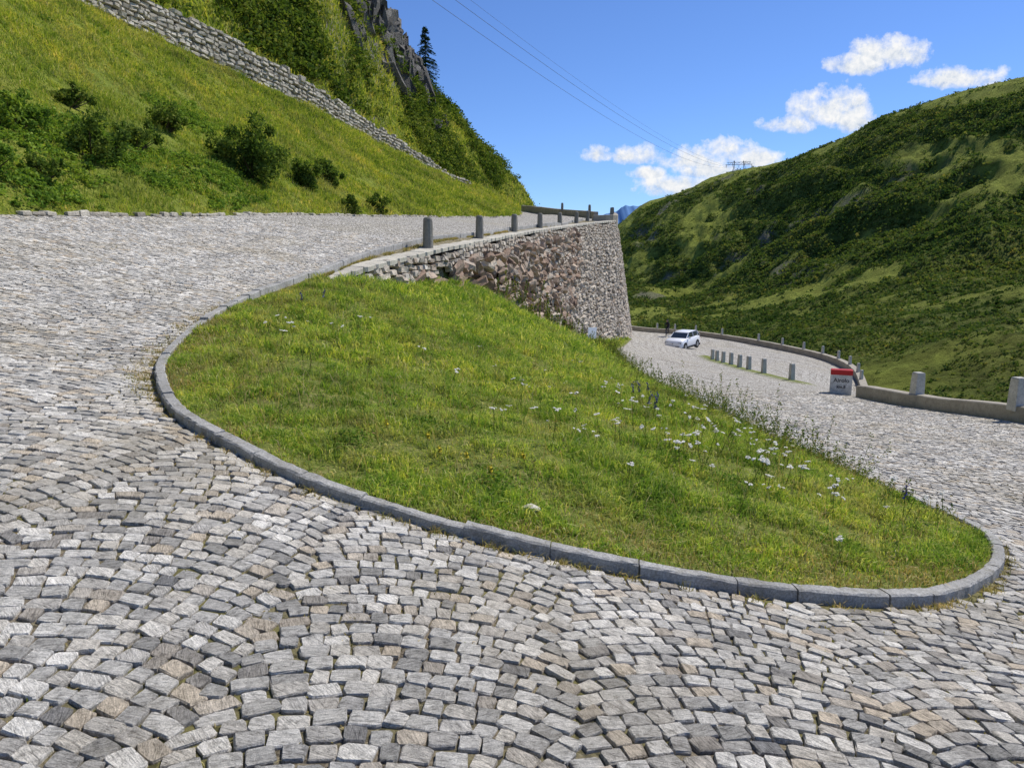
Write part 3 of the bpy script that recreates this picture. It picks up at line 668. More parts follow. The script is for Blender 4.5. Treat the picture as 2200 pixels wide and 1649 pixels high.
def samp(G,rid,n,r0,r1,dens=None):
    a=G[1:,:-1]-G[:-1,:-1]; b=G[:-1,1:]-G[:-1,:-1]; ar=np.linalg.norm(np.cross(a,b),axis=-1)
    rr=rid[:-1,:-1]; ar=np.where((rr>=r0)&(rr<r1),ar,0)
    if dens is not None: ar=ar*dens[:-1,:-1]
    pr=(ar/ar.sum()).ravel(); c=rng.choice(len(pr),n,p=pr); ii,jj=np.unravel_index(c,ar.shape); u=rng.uniform(size=(n,1));v=rng.uniform(size=(n,1))
    P=G[ii,jj]*(1-u)*(1-v)+G[ii+1,jj]*u*(1-v)+G[ii,jj+1]*(1-u)*v+G[ii+1,jj+1]*u*v
    return P
vis=((HG[...,1]>6)&(HG[...,1]<95)&(HG[...,0]>-HG[...,1]*.8-3)).astype(float)
near_w=1/(1+(np.hypot(HG[...,0],HG[...,1])/25)**1.3)
P=samp(HG,rid,240000,0,2,vis*near_w)
dist=np.linalg.norm(P,axis=1); f=fbm(P,4,.5); f2=fbm(P+40,3,1.6)
hh=rng.uniform(.08,.34,len(P))*np.clip((f*1.2+f2*1.4-.75)*1.6,.25,1.7)*np.clip(dist/35,.6,1.5)
p1=blades(P-np.array([0,0,.03]),hh,.018*np.clip(dist/22,.7,3.2)*rng.uniform(.7,1.4,len(P)),1.25)
P=samp(HG,rid,60000,3,6.2,vis)
p2=blades(P-np.array([0,0,.03]),rng.uniform(.3,.7,len(P)),rng.uniform(.05,.12,len(P)),1.2)
V,F=join([p1,p2]); g=mk('slope_grass',V,F,M_slopegrass); tag(g,'long sunlit grass covering the mountainside','grass','stuff')

def clumps(P,R,k,ls,hz=.8,flat=.4):
    n=len(P); d=norm(rng.normal(size=(n,k,3))); d[...,2]=np.abs(d[...,2])
    r=rng.uniform(.45,1.1,(n,k,1)); sz=np.broadcast_to(R,(n,))[:,None,None]
    q=P[:,None]+d*r*sz*np.array([1,1,hz])
    s_=(np.broadcast_to(ls,(n,))[:,None]*rng.uniform(.6,1.5,(n,k))).ravel()
    return leaves(q.reshape(-1,3),s_,.7,flat)
den=vis*np.clip((fbm(HG,4,.13)-.44)*7,0.03,1)*(1-rockm*.9)
P=samp(HG,rid,2300,3.9,6.12,den)
V,F=clumps(P,rng.uniform(.3,1.25,len(P))**1.1,85,.12,.95)
g=mk('hill_shrubbery',V,F,M_hillshrub); tag(g,'dense green alder scrub on the upper mountainside','shrubs','stuff')
den=vis*np.clip((fbm(HG+33,4,.3)-.46)*8,0,1)*(HG[...,1]<34)*(HG[...,0]<-9)*np.exp(-((rid-.5)/.6)**2)
P=samp(HG,rid,1200,.01,1.6,den)
V,F=clumps(P,rng.uniform(.10,.32,len(P)),60,.038,.8,1.0)
g=mk('slope_herbs',V,F,M_herb); tag(g,'leafy green herbs on the roadside slope','herbs','stuff')

def hill_at(x,y):
    d=(HG[...,0]-x)**2+(HG[...,1]-y)**2; k=np.argmin(d); return HG.reshape(-1,3)[k]
def bush(x,y,R,H,n,ls,mat,lab,nm='bush'):
    b=hill_at(x,y); root=D.objects.new(nm,None); link(root); root.location=b; tag(root,lab,'bush',None,'bushes on the roadside slope')
    sub=int(22+R*18); c=norm(rng.normal(0,1,(sub,3)))*rng.uniform(.15,1.1,(sub,1))*np.array([R*1.05,R*1.05,H*.55])+np.array([0,0,H*.42])
    c[:,2]=np.maximum(c[:,2],.05)
    rr=rng.uniform(.12,.32,sub)*min(R,H*.6)*1.2
    k=n//sub; d=norm(rng.normal(size=(sub,k,3))); r=rng.uniform(.2,1.35,(sub,k,1))**.7
    q=(c[:,None]+d*r*rr[:,None,None]).reshape(-1,3); q=q[q[:,2]>-.1]
    V,F=leaves(q,ls*rng.uniform(.6,1.4,len(q)),.55,.3); f=mk('foliage',V,F,mat); f.parent=root
    st=[tube((0,0,-.2),c[j]*.95,.025,.008,5) for j in range(0,sub,2)]; V,F=join(st); s_=mk('stems',V,F,M_bark); s_.parent=root
for a in [(-11.5,21,1.05,1.05,6500,.05,M_shrub,'dark leafy bush on the roadside slope'),(-12.6,19.4,.9,.8,4500,.05,M_herb,'bright leafy bush on the roadside slope'),
          (-11.9,24,.75,.9,4000,.05,M_shrub,'dark leafy bush on the roadside slope'),(-9.6,29.3,1.2,2.4,13000,.055,M_shrub,'large rounded dark green bush on the slope'),
          (-10.7,29.2,.75,1.1,4000,.05,M_shrub,'dark leafy bush on the roadside slope'),(-8.9,33.4,.7,1.4,4000,.06,M_shrub,'small upright bush on the roadside slope'),
          (-8.7,36.5,.6,1.2,3000,.06,M_shrub,'small upright bush on the roadside slope'),(-7.3,33.8,.45,.8,1800,.06,M_hillshrub,'low green bush on the roadside slope'),
          (-6.5,37.3,.5,.9,1800,.06,M_hillshrub,'low green bush on the roadside slope'),(-12.4,27.5,.7,.9,3000,.05,M_hillshrub,'green spreading bush on the roadside slope'),
          (-11.2,18.2,.5,.5,2500,.04,M_shrub,'dark leafy bush on the roadside slope'),(-14.2,20.5,.8,.6,3000,.05,M_hillshrub,'green spreading bush on the roadside slope'),
          (-13.4,23.5,.7,.6,3000,.05,M_hillshrub,'green spreading bush on the roadside slope'),(-11.6,16.8,.6,.6,2500,.04,M_herb,'bright leafy bush on the roadside slope')]:
    bush(*a)

def spruce(x,y,z,H):
    root=D.objects.new('spruce_tree',None); link(root); root.location=(x,y,z); tag(root,'tall dark spruce standing on the rocky ridge','tree')
    V,F=join([tube((0,0,-1.2),(0,0,H*.95),.13,.02,8)]); t=mk('trunk',V,F,M_bark); t.parent=root
    parts=[]
    for k in range(150):
        f=rng.uniform(.04,1)**.9; zz=H*f; L=(1-f)**.8*H*.30*rng.uniform(.65,1.15)+.14; a=rng.uniform(0,6.28); d=np.array([math.cos(a),math.sin(a),0])
        n=46; t_=rng.uniform(.1,1,n)[:,None]; q=np.array([0,0,zz])+d*L*t_+np.array([0,0,-1])*L*.35*t_**1.5+rng.normal(0,1,(n,3))*np.array([.09,.09,.05])*(1.3-t_)
        parts.append(leaves(q,.085*rng.uniform(.6,1.3,n),.4,.6)); parts.append(tube((0,0,zz),np.array([0,0,zz-.35*L])+d*L*.9,.02,.006,4))
    V,F=join(parts); c=mk('crown',V,F,M_spruce); c.parent=root
spruce(-9.7,87.8,20.2,6.6)

def cliff():
    cen=np.array([(-21,68,27.5),(-19,70,26.5),(-17.5,72,25.5),(-16.2,74.5,24.6),(-15,77,23.6),(-13.8,79.5,22.4),(-12.6,82,21),(-11.6,84.5,19.2)])
    C=[];EX=[];EY=[];EZ=[];HX=[];HY=[];HZ=[]
    for k in range(640):
        t=rng.uniform(0,len(cen)-1.01); i=int(t); c=cen[i]*(1-t+i)+cen[i+1]*(t-i)+rng.normal(0,1,3)*np.array([1.5,.6,0])
        d=hill_at(c[0],c[1]+rng.normal(-1.0,2.4)); c=d+np.array([0,0,rng.uniform(-.9,.5)])
        ez=norm(np.array([.45,-.8,.35])+rng.normal(0,.22,3)); ex=norm(np.cross(np.array([0,0,1.]),ez)+rng.normal(0,.2,3)); ex=norm(ex-np.dot(ex,ez)*ez)
        C.append(c);EX.append(ex);EY.append(np.cross(ez,ex));EZ.append(ez);HX.append(rng.uniform(.25,.8));HY.append(rng.uniform(.5,2.0));HZ.append(rng.uniform(.4,.9))
    V,F=blocks(*[np.array(a) for a in (C,EX,EY,EZ,HX,HY,HZ)],.35,True,.7,.3,.35)
    o=mk('rock_cliff',V,F,M_rock); tag(o,'dark craggy rock cliff on the mountainside crest','cliff','structure')
cliff()

def upwall():
    Pd=catmull(W_[2:12],30); Hd=np.interp(np.arange(len(Pd)),np.arange(10)*30,np.array(WH)[2:12])
    dist=np.r_[0,np.cumsum(np.linalg.norm(np.diff(Pd,axis=0),axis=1))]
    C=[];EX=[];EY=[];EZ=[];HX=[];HY=[];HZ=[]
    for row in range(10):
        s=rng.uniform(0,.3)
        while s<dist[-1]:
            w=rng.uniform(.22,.8); sc=s+w/2; p=np.array([np.interp(sc,dist,Pd[:,k]) for k in range(3)]); p2=np.array([np.interp(sc+.3,dist,Pd[:,k]) for k in range(3)])
            Hh=np.interp(sc,dist,Hd)*(1+.06*math.sin(sc*.9)); ch=.25
            z=row*ch+.02+rng.normal(0,.03)-.15
            s+=w
            if z>Hh-.05+rng.normal(0,.03) or Hh<.2: continue
            d=p2-p; d[2]*=.6; d=norm(d); nr=norm(np.array([d[1],-d[0],.08])+rng.normal(0,.10,3)); ex=norm(d-np.dot(d,nr)*nr); ey=np.cross(nr,ex)
            C.append(p+np.array([0,0,z+ch/2])+nr*rng.uniform(.04,.15));EX.append(ex);EY.append(ey);EZ.append(nr);HX.append(w/2-.012);HY.append(ch/2*rng.uniform(.75,1.05));HZ.append(.16)
    V,F=blocks(*[np.array(a) for a in (C,EX,EY,EZ,HX,HY,HZ)],.2,True,.76,.35,.22)
    o=mk('upper_retaining_wall',V,F,M_upwall); tag(o,'long pale dry stone wall crossing the slope','wall')
upwall()
def edging():
    Pd=resample(catmull(E_[1:11],12),.34); n=len(Pd)-1; P=(Pd[:-1]+Pd[1:])/2; d=norm(Pd[1:]-Pd[:-1])
    P[:,0]-=.02; h=rng.uniform(.025,.065,n); k=rng.uniform(size=n)<.85
    ez=norm(np.array([0,0,1.])+rng.normal(0,.06,(n,3))); ex=norm(d-(d*ez).sum(1,keepdims=True)*ez); ey=np.cross(ez,ex)
    P[:,2]=S(P[:,0],P[:,1])+h*.6
    V,F=blocks(P[k],ex[k],ey[k],ez[k],rng.uniform(.15,.175,n)[k],.11,h[k],.18,True,.8,.5,.25)
    o=mk('stone_edging',V,F,M_upwall); tag(o,'row of low rough stones at the foot of the slope','edging','structure')
edging()

# ------------------------------------------------------------ right mountain
M0=[(8.6,90,-12.53),(13.4,95,-12.7),(21,110,-14.3),(29,115,-14.2),(35,110,-15),(39.5,95,-15.2),(38.7,75,-15.07),(36.9,60,-13.7),(35.75,50,-12.2),(39.6,45,-11.4),(44.3,40,-10)]
M1=[(14,150,-16.2),(22,160,-15.8),(31,165,-14.3),(40,160,-14.8),(47,150,-14.3),(53,130,-12.6),(56,110,-11.1),(57.2,95,-10),(59.3,85,-9),(68.5,80,-8.4),(80.8,75,-7.8)]
M2=[(20,210,-18),(31,220,-17.5),(42,225,-16.5),(55,220,-16.8),(64,205,-14.9),(73,180,-10.1),(80,160,-5.3),(86,145,-2.9),(93,135,-1.7),(105,125,.1),(121,115,1.6)]
M3=[(26,280,-17.5),(40,290,-16.3),(55,290,-14.5),(68,270,-15.1),(78,250,-9.2),(91,225,-1.2),(102,205,4.1),(111,190,8.5),(122,180,11.4),(141,170,13.9),(161,155,15.6)]
M4=[(36,380,-10.1),(53,380,-5.4),(69,370,2.7),(84,340,5.7),(99,320,11.3),(114,285,18.8),(127,260,25.1),(139,240,30.3),(150,225,33.1),(171,210,35.3),(194,190,35.4)]
M5=[(50,540,4.9),(71,520,19.9),(87,500,34.8),(109,470,42.6),(123,440,47.8),(137,410,49.5),(157,370,56.7),(166,345,61.9),(179,315,66.6),(190,290,66.1),(216,260,65.5)]
Ms=np.stack([np.array(m,float) for m in (M0,M1,M2,M3,M4,M5)],1)
bk=Ms[:,-1:]*np.array([1.25,1.2,1])+np.array([0,0,-18]); Ms=np.concatenate([Ms,bk],1)
G=catmull(Ms,34); G=catmull(np.swapaxes(G,0,1),34); G=np.swapaxes(G,0,1)
rid2=np.linspace(0,6,G.shape[1])[None,:]*np.ones((G.shape[0],1)); uu=np.linspace(0,1,G.shape[0])[:,None]
amp=np.interp(rid2,[0,1,2,3,4,5,6],[2,3.5,4,6,10,1.6,2])
P2=G*np.array([1,.6,1]); ridg=1-np.abs(fbm(P2,5,.022)*2-1)*2
G[...,2]+=(ridg-.5)*amp*1.1+(fbm(G,5,.09)-.5)*amp*1.0; MG=G
i=np.arange(G.shape[0]*G.shape[1]).reshape(G.shape[:2]); q=np.stack([i[:-1,:-1],i[1:,:-1],i[1:,1:],i[:-1,1:]],-1).reshape(-1,4)
fd=fbm(G,6,.045)
band=np.exp(-((rid2-2.3)/.38)**2)*np.clip(1.15-uu*.5,0,1)+.5*np.exp(-((rid2-5.0)/.22)**2)
lowd=np.clip(1.7-rid2,0,1)*np.clip((uu-.35)*5,0,1)
dens=np.clip((fd-.44-.14*band)*8+.50*(1-band)+lowd*.6,0.08,1)
def mount_mat():
    s=NT('mountain_heath'); n=s.noise(.06,10,.75); n2=s.noise(.45,10,.8); n3=s.noise(.2,8,.75)
    c=s.ramp(n,[(.3,(.09,.125,.03)),(.5,(.155,.19,.04)),(.65,(.23,.245,.06)),(.8,(.30,.26,.11))])
    c=s.mix(c,s.ramp(n2,[(.35,.30),(.5,.95),(.68,1.55)]),.95,'MULTIPLY')
    inv=s.math('SUBTRACT',1.0,s.attr('shrub'))
    c=s.mix(c,s.mix((.33,.37,.065),s.ramp(n2,[(.3,.6),(.7,1.3)]),1.0,'MULTIPLY'),s.math('MULTIPLY',inv,.7))
    c=s.mix(c,s.ramp(n3,[(.35,.6),(.6,1.15)]),.8,'MULTIPLY')
    rk=s.ramp(s.noise(.5,8,.8),[(.3,(.07,.065,.058)),(.7,(.30,.28,.24))])
    c=s.mix(c,rk,s.attr('rock'))
    return s.bsdf(c,.95,s.bump(s.math('ADD',n2,n3),1.0,2.2),.05)
rk=np.clip((fbm(G+200,6,.07)-.615)*14,0,1)*(rid2>2.8)*np.clip((fbm(G+90,3,.012)-.4)*6,0,1)*.8
mt=mk('mountain',G.reshape(-1,3),[q],mount_mat(),True,{'shrub':dens,'rock':rk}); tag(mt,'broad green mountain with dark scrub across the valley','mountain','structure')
wd=1/(np.linalg.norm(G,axis=-1)/100+.5)**1.1
P=samp(G,rid2,38000,0,5.03,(dens**1.6+.02)*wd*(1-rk*.8))
d_=np.linalg.norm(P,axis=1); R=rng.uniform(.2,.8,len(P))*np.clip(d_/120,.5,2.0)
V,F=clumps(P-np.array([0,0,.15]),R,15,R*.28,.75,.8)
g=mk('mountain_scrub',V,F,M_farshrub); tag(g,'dark green scrub scattered over the far mountain','shrubs','stuff')

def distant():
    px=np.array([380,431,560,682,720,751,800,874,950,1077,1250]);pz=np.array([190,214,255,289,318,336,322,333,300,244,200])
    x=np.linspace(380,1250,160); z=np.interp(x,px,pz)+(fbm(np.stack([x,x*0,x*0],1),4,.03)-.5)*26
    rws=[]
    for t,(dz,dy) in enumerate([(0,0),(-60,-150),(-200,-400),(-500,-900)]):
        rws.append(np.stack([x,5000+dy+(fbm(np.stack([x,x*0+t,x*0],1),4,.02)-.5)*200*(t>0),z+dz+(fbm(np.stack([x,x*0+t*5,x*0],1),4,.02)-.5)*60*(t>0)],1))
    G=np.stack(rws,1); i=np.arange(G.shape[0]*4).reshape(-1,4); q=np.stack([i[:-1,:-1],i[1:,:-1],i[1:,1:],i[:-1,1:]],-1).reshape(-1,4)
    o=mk('distant_mountain',G.reshape(-1,3),[q],plain('haze_tinted_rock',(.14,.27,.50),1,.0,0,.15,.01),True); tag(o,'far mountain ridge tinted blue for haze','mountain','structure')  # aerial haze is put into the blue base colour
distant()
t=np.linspace(0,2*np.pi,48,endpoint=False); V=np.concatenate([[[0,0,-60]],np.stack([np.cos(t)*7000,np.sin(t)*7000,np.full(48,-60)],1)])
o=mk('ground',V,[np.array([(0,1+k,1+(k+1)%48) for k in range(48)])],M_soil); tag(o,'green valley floor reaching to the horizon','ground','structure')

# ------------------------------------------------------------ pylon + cables
M_steel=plain('galvanised_steel',(.16,.165,.17),.5,.4,.3)
def pylon(x,y,z):
    root=D.objects.new('electricity_pylon',None); link(root); root.location=(x,y,z); tag(root,'wide steel electricity pylon on the mountain ridge','pylon')
    p=[]
    for sx in (-3.2,3.2):
        for a in (-.5,.5): p.append(tube((sx+a,0,-8),(sx*.75+a*.3,0,9),.16,.12,5))
        for k in range(8): p.append(tube((sx-.4*(1 if k%2 else -1),0,-6+k*1.9),(sx+.4*(1 if k%2 else -1),0,-4.1+k*1.9),.08,.08,4))
    V,F=join(p); a=mk('pylon_legs',V,F,M_steel); a.parent=root
    p=[tube((-7,0,7.2),(7,0,7.2),.13,.13,5),tube((-6,0,8.4),(6,0,8.4),.11,.11,5)]
    for k in range(12): p.append(tube((-6+k,0,7.2 if k%2 else 8.4),(-5+k,0,8.4 if k%2 else 7.2),.07,.07,4))
    for sx in (-6.6,0,6.6): p.append(tube((sx,0,7.2),(sx,0,5.6),.14,.1,5))
    for sx in (-2.4,2.4): p.append(tube((sx,0,8.4),(sx,0,9.6),.12,.06,5))
    V,F=join(p); b=mk('cross_arm',V,F,M_steel); b.parent=root; root.rotation_euler=(0,0,-.25)
pylon(123,415,43.2)
def cable(a,b,sag,r,nm='power_cable'):
    a=np.array(a,float);b=np.array(b,float); n=90; t=np.linspace(0,1,n)[:,None]; P=a*(1-t)+b*t; P[:,2]-=(sag*4*t*(1-t))[:,0]
    V,F=join([tube(P[k],P[k+1],r,r,4) for k in range(n-1)]); o=mk(nm,V,F,M_steel); tag(o,'thin overhead power cable spanning the valley','cable',None,'overhead power cables')
for (xa,za),xb in zip([(-5,36.6),(-2,36.6),(1,36.6)],(-6.6,0,6.6)):
    bx,bz=123+xb,48.8
    t=(0-110)/305.; a=(xa+(bx-xa)*t,0,za+(bz-za)*t+4)
    cable(a,(bx,415,bz),9 if xb<6 else 10,.032 if xb<5 else .018)

# ------------------------------------------------------------ road sign
M_signback=plain('sign_back',(.78,.80,.82),.4,.4,.0,.03)
sg=D.objects.new('road_sign',None); link(sg); zs=float(S(4.6,44)); sg.location=(4.75,44,zs); tag(sg,'small square grey road sign by the wall foot','sign')
V,F=box((0,0,1.15),(.38,.012,.34)); a=mk('sign_panel',V,F,M_signback); V,F=join([tube((0,.03,-.2),(0,.03,1.45),.025,.025,8)]); b=mk('sign_post',V,F,M_steel)
for o in (a,b): o.parent=sg
sg.rotation_euler=(0,.05,.75)

# ------------------------------------------------------------ car
def rings(secs,mat,name,smooth=True):
    k=len(secs[0]); V=np.array(secs).reshape(-1,3); n=len(secs); Q=[]
    for i in range(n-1):
        for j in range(k):
            a=i*k+j;b=i*k+(j+1)%k;Q.append((a,b,b+k,a+k))
    return mk(name,V,[np.array(Q),np.array([list(range(k))[::-1],list(range((n-1)*k,n*k))])],mat,smooth)
def car(x,y,z,rz,pitch):
    root=D.objects.new('car',None); link(root); root.location=(x,y,z); root.rotation_euler=(0,pitch,rz)
    tag(root,'small white suv driving on the cobbled lower road','car')
    white=plain('white_car_paint',(.78,.79,.80),.25,.6,0,.02); glass=plain('dark_glass',(.02,.025,.03),.08,.8); blk=plain('black_plastic',(.02,.02,.022),.6); tyre=plain('tyre_rubber',(.015,.015,.016),.85); rim=plain('alloy',(.45,.46,.48),.35,.5,.7); lamp=plain('headlight_glass',(.30,.32,.35),.1,.8); plate=plain('number_plate',(.75,.75,.73),.5); redl=plain('tail_lamp',(.35,.02,.02),.3)
    st=[(2.08,.35,.68,.62),(2.02,.24,.86,.78),(1.75,.2,.96,.86),(1.2,.2,1.03,.88),(.75,.2,1.06,.885),(0,.2,1.07,.89),(-1.2,.2,1.09,.89),(-1.8,.22,1.08,.86),(-2.0,.28,1.0,.8),(-2.06,.4,.8,.7)]
    secs=[]
    for X,zl,zh,w in st:
        m=(zl+zh)/2
        secs.append([(X,-w*.93,zl),(X,-w,zl+.12),(X,-w,m),(X,-w*.97,zh-.1),(X,-w*.88,zh),(X,w*.88,zh),(X,w*.97,zh-.1),(X,w,m),(X,w,zl+.12),(X,w*.93,zl)])
    body=rings(secs,white,'body')
    g=[(.95,1.03,1.05,.76),(.35,1.03,1.45,.70),(.05,1.03,1.5,.69),(-1.3,1.03,1.5,.68),(-1.65,1.03,1.42,.68),(-1.98,1.0,1.06,.74)]
    gs=[[(X,-.80,zl),(X,-w,zh),(X,w,zh),(X,.80,zl)] for X,zl,zh,w in g]; gl=rings(gs,glass,'windows',False)
    rf=[(.36,1.44,1.46,.66),(.05,1.49,1.53,.68),(-1.3,1.49,1.54,.67),(-1.68,1.41,1.45,.66)]
    rs=[[(X,-w,zl),(X,-w*.93,zh),(X,w*.93,zh),(X,w,zl)] for X,zl,zh,w in rf]; roof=rings(rs,white,'roof')
    pil=[]
    for s_ in (-1,1):
        for (a,b) in [((.93,.765*s_,1.05),(.34,.69*s_,1.46)),((-.45,.81*s_,1.05),(-.5,.70*s_,1.5)),((-1.45,.80*s_,1.05),(-1.5,.69*s_,1.47)),((-1.95,.76*s_,1.05),(-1.64,.68*s_,1.44))]: pil.append(tube(a,b,.035,.03,6))
    V,F=join(pil); pl=mk('pillars',V,F,white)
    V,F=join([box((2.04,0,.62),(.03,.5,.06)),box((2.05,0,.38),(.03,.62,.1))]); gr=mk('grille',V,F,blk)
    V,F=join([box((0,s_*.885,.27),(1.9,.02,.08)) for s_ in (-1,1)]); sk=mk('side_skirts',V,F,blk)
    t=np.arange(16)*math.pi/8; V=np.concatenate([np.stack([np.full(16,2.085),np.cos(t)*.07,.66+np.sin(t)*.07],1),[[2.09,0,.66]]]); em=mk('emblem',V,[np.array([(k,(k+1)%16,16) for k in range(16)])],rim)
    V,F=box((2.085,0,.45),(.008,.26,.055)); pt=mk('number_plate',V,F,plate)
    ch=[body,gl,roof,pl,gr,sk,em,pt]
    for s_ in (-1,1):
        V,F=box((1.98,s_*.62,.74),(.07,.15,.07)); ch.append(mk('headlight',V,F,lamp))
        V,F=box((-2.0,s_*.66,.85),(.05,.13,.08)); ch.append(mk('tail_light',V,F,redl))
        V,F=box((.72,s_*.98,1.08),(.08,.09,.07)); ch.append(mk('wing_mirror',V,F,white))
        for X in (1.32,-1.25):
            w=D.objects.new('wheel',None); link(w); w.location=(X,s_*.8,.33); w.parent=root
            V,F=tube((0,-.11,0),(0,.11,0),.335,.335,20); ty=mk('tyre',V,F,tyre); V,F=tube((0,-.115,0),(0,.117,0),.21,.21,12); ri=mk('rim',V,F,rim); ty.parent=w; ri.parent=w
            V,F=tube((X,s_*.80,.35),(X,s_*.893,.35),.40,.40,20); ch.append(mk('wheel_arch',V,F,blk))
    for c in ch: c.parent=root
zc=float(S(15.3,66)); car(15.3,66,zc,math.atan2(-.80,-.60),.03)

# ------------------------------------------------------------ cyclist
def cyclist(x,y,z,rz):
    dk=plain('black_fabric',(.02,.02,.025),.8); skin=plain('skin',(.45,.27,.19),.6); fr=plain('bike_frame',(.05,.05,.06),.4,.5); hel=plain('helmet',(.05,.05,.05),.35)
    bk_=D.objects.new('bicycle',None); link(bk_); bk_.location=(x,y,z); bk_.rotation_euler=(0,0,rz); tag(bk_,'dark road bicycle ridden on the cobbled road','bicycle')
    def ring(cx,r,rr):
        t=np.arange(25)*2*math.pi/24; pts=[(cx+r*math.cos(a),0,.34+r*math.sin(a)) for a in t]; return [tube(pts[k],pts[k+1],rr,rr,5) for k in range(24)]
    for cx in (-.5,.52):
        sp=[tube((cx,0,.34),(cx+.32*math.cos(a),0,.34+.32*math.sin(a)),.003,.003,3) for a in np.arange(10)*.628]
        V,F=join(ring(cx,.325,.016)+sp); w=mk('wheel',V,F,fr); w.parent=bk_
    V,F=join([tube(a,b,.016,.016,6) for a,b in [((-.5,0,.34),(-.05,0,.3)),((-.05,0,.3),(-.2,0,.9)),((-.18,0,.8),(.38,0,.85)),((-.05,0,.3),(.4,0,.75)),((.36,0,.92),(.52,0,.34)),((-.5,0,.34),(-.18,0,.8))]]); f=mk('frame',V,F,fr); f.parent=bk_
    V,F=join([tube((.4,-.21,.95),(.4,.21,.95),.015,.015,6)]); hb=mk('handlebar',V,F,fr); hb.parent=bk_
    V,F=box((-.21,0,.93),(.12,.06,.03)); sd_=mk('saddle',V,F,fr); sd_.parent=bk_
    vs=[(-.2,0,1.0,.14),(.02,0,1.32,.15),(.12,0,1.48,.06),(.18,0,1.62,.10),(.19,0,1.70,.09)]; ed=[(0,1),(1,2),(2,3),(3,4)]
    def add(p,par): vs.append(p); ed.append((par,len(vs)-1)); return len(vs)-1
    for s_ in (-1,1):
        a=add((.03,s_*.17,1.38,.06),1); b=add((.2,s_*.24,1.17,.045),a); c=add((.38,s_*.2,1.0,.035),b)
        a=add((-.17,s_*.1,.95,.10),0); b=add((.2,s_*.11,.80 if s_>0 else .66,.065),a); c=add((.0,s_*.1,.42 if s_>0 else .24,.045),b); add((.14,s_*.1,.38 if s_>0 else .2,.035),c)
    me=D.meshes.new('person'); me.from_pydata([v[:3] for v in vs],ed,[]); o=D.objects.new('person',me); link(o); me.materials.append(dk)
    m=o.modifiers.new('s','SKIN'); sv=me.skin_vertices[0].data
    for k,v in enumerate(vs): sv[k].radius=(v[3],v[3])
    sv[0].use_root=True; m2=o.modifiers.new('ss','SUBSURF'); m2.levels=1; m2.render_levels=1
    o.location=(x,y,z); o.rotation_euler=(0,0,rz); tag(o,'cyclist in dark clothing and helmet riding a bicycle','person')
    V,F=join([tube((.19,0,1.68),(.19,0,1.78),.115,.06,12)]); h=mk('helmet',V,F,hel); h.parent=o
    V,F=join([tube((.20,0,1.55),(.215,0,1.67),.075,.085,10)]); h=mk('face',V,F,skin); h.parent=o
cyclist(15.6,74,float(S(15.6,74)),math.radians(245))

# ------------------------------------------------------------ camera, sun, sky
cam=D.cameras.new('camera'); cam.sensor_width=36; cam.lens=25.99; cam.clip_end=20000; cam.clip_start=.05
co=D.objects.new('camera',cam); link(co); co.location=(0,0,1.6); co.rotation_euler=(math.pi/2-math.atan(274.5/1588),0,0); bpy.context.scene.camera=co
AZ,EL=math.radians(58),math.radians(53)
sdv=Vector((math.sin(AZ)*math.cos(EL),math.cos(AZ)*math.cos(EL),math.sin(EL)))
sl=D.lights.new('sun','SUN'); sl.energy=5.0; sl.angle=math.radians(.53); sl.color=(1,.955,.88); so=D.objects.new('sun',sl); link(so); so.rotation_euler=(-sdv).to_track_quat('-Z','Y').to_euler(); so.location=(20,20,40)
w=D.worlds.new("World"); bpy.context.scene.world=w; w.use_nodes=True; nt=w.node_tree; nt.nodes.clear()
class WN(NT):
    def __init__(s): s.nt=nt; s.out=s.n('ShaderNodeOutputWorld')
s=WN()
sky=s.n('ShaderNodeTexSky',sky_type='NISHITA',sun_disc=False); sky.sun_elevation=EL; sky.sun_rotation=AZ; sky.altitude=1800; sky.air_density=1.0; sky.dust_density=.3; sky.ozone_density=2.5
skc=s.mix(sky.outputs[0],(.63,.82,1.16),1.0,'MULTIPLY')
bg=s.n('ShaderNodeBackground'); s.set(bg.inputs[0],skc); bg.inputs[1].default_value=.128
tc=s.n('ShaderNodeTexCoord').outputs['Generated']; sep=s.n('ShaderNodeSeparateXYZ'); s.set(sep.inputs[0],tc)
yy=s.math('MAXIMUM',sep.outputs[1],.05); px=s.math('DIVIDE',sep.outputs[0],yy); pz=s.math('DIVIDE',sep.outputs[2],yy)
comb=s.n('ShaderNodeCombineXYZ'); s.set(comb.inputs[0],px); s.set(comb.inputs[1],pz)
nz=s.noise(26,12,.62,comb.outputs[0],.1); nz2=s.noise(65,9,.68,comb.outputs[0],.25)
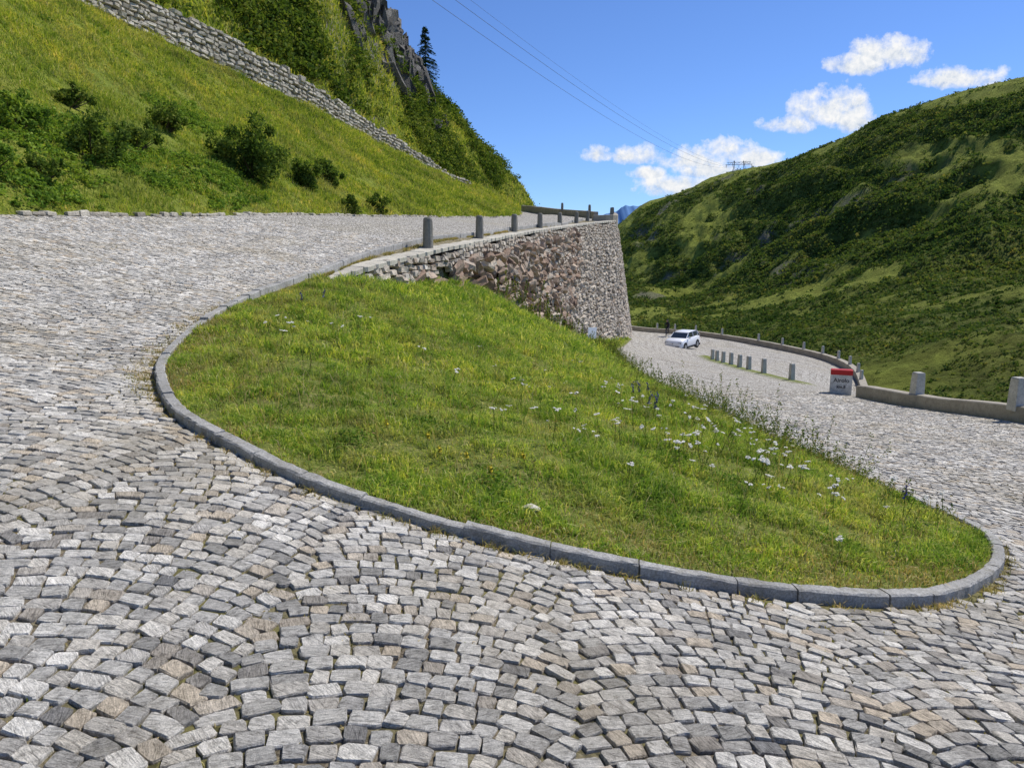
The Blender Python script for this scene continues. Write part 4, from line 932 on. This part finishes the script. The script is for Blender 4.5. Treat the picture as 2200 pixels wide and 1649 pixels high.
blobs=[(.480,.252,.050,.022),(.445,.240,.038,.016),(.510,.252,.030,.016),(.580,.222,.055,.014),(.565,.228,.025,.014),(.405,.180,.045,.026),(.425,.190,.035,.026),(.365,.167,.042,.012),(.44,.176,.030,.022),(.106,.130,.023,.013),(.161,.1285,.025,.014),(.243,.122,.058,.021),(.275,.132,.042,.018),(.25,.110,.052,.014),(.205,.090,.050,.017),(.18,.105,.028,.010),(.30,.124,.055,.012),(.62,.215,.030,.006)]
best=None;hh=None
for cx,cz,rx,rz_ in blobs:
    a=s.math('DIVIDE',s.math('SUBTRACT',px,cx),rx*1.12); b=s.math('DIVIDE',s.math('SUBTRACT',pz,cz),rz_*1.2)
    b2=s.math('MULTIPLY',b,s.math('MULTIPLY_ADD',s.math('LESS_THAN',b,0.0),.5,1.0))
    v=s.math('SUBTRACT',1.0,s.math('ADD',s.math('MULTIPLY',a,a),s.math('MULTIPLY',b2,b2)))
    v=s.math('MAXIMUM',v,-3.0)
    if best is None: best=v;hh=b
    else:
        hh=s.math('ADD',hh,s.math('MULTIPLY',s.math('SUBTRACT',b,hh),s.math('GREATER_THAN',v,best))); best=s.math('MAXIMUM',best,v)
dens_=s.math('ADD',s.math('MULTIPLY',best,.78),s.math('MULTIPLY_ADD',nz,3.1,-1.52))
dens_=s.math('ADD',dens_,s.math('MULTIPLY_ADD',nz2,1.1,-.50))
al=s.ramp(dens_,[(.0,0.),(.35,.5),(.8,.95),(1.,1.)])
al=s.math('MULTIPLY',al,s.math('GREATER_THAN',sep.outputs[1],.1))
sh=s.math('ADD',s.math('MULTIPLY',hh,.26),s.math('MULTIPLY_ADD',nz2,2.0,-.38))
cc_=s.ramp(sh,[(.15,(.50,.58,.71)),(.5,(.78,.83,.90)),(.85,(1,1,1))])  # cloud shading painted in: grey-blue undersides, white tops
bg2=s.n('ShaderNodeBackground'); s.set(bg2.inputs[0],cc_); bg2.inputs[1].default_value=.96
mx=s.n('ShaderNodeMixShader'); s.set(mx.inputs[0],al); nt.links.new(bg.outputs[0],mx.inputs[1]); nt.links.new(bg2.outputs[0],mx.inputs[2]); nt.links.new(mx.outputs[0],s.out.inputs[0])
sc=bpy.context.scene; sc.view_settings.view_transform='Standard'; sc.view_settings.look='None'; sc.view_settings.exposure=0
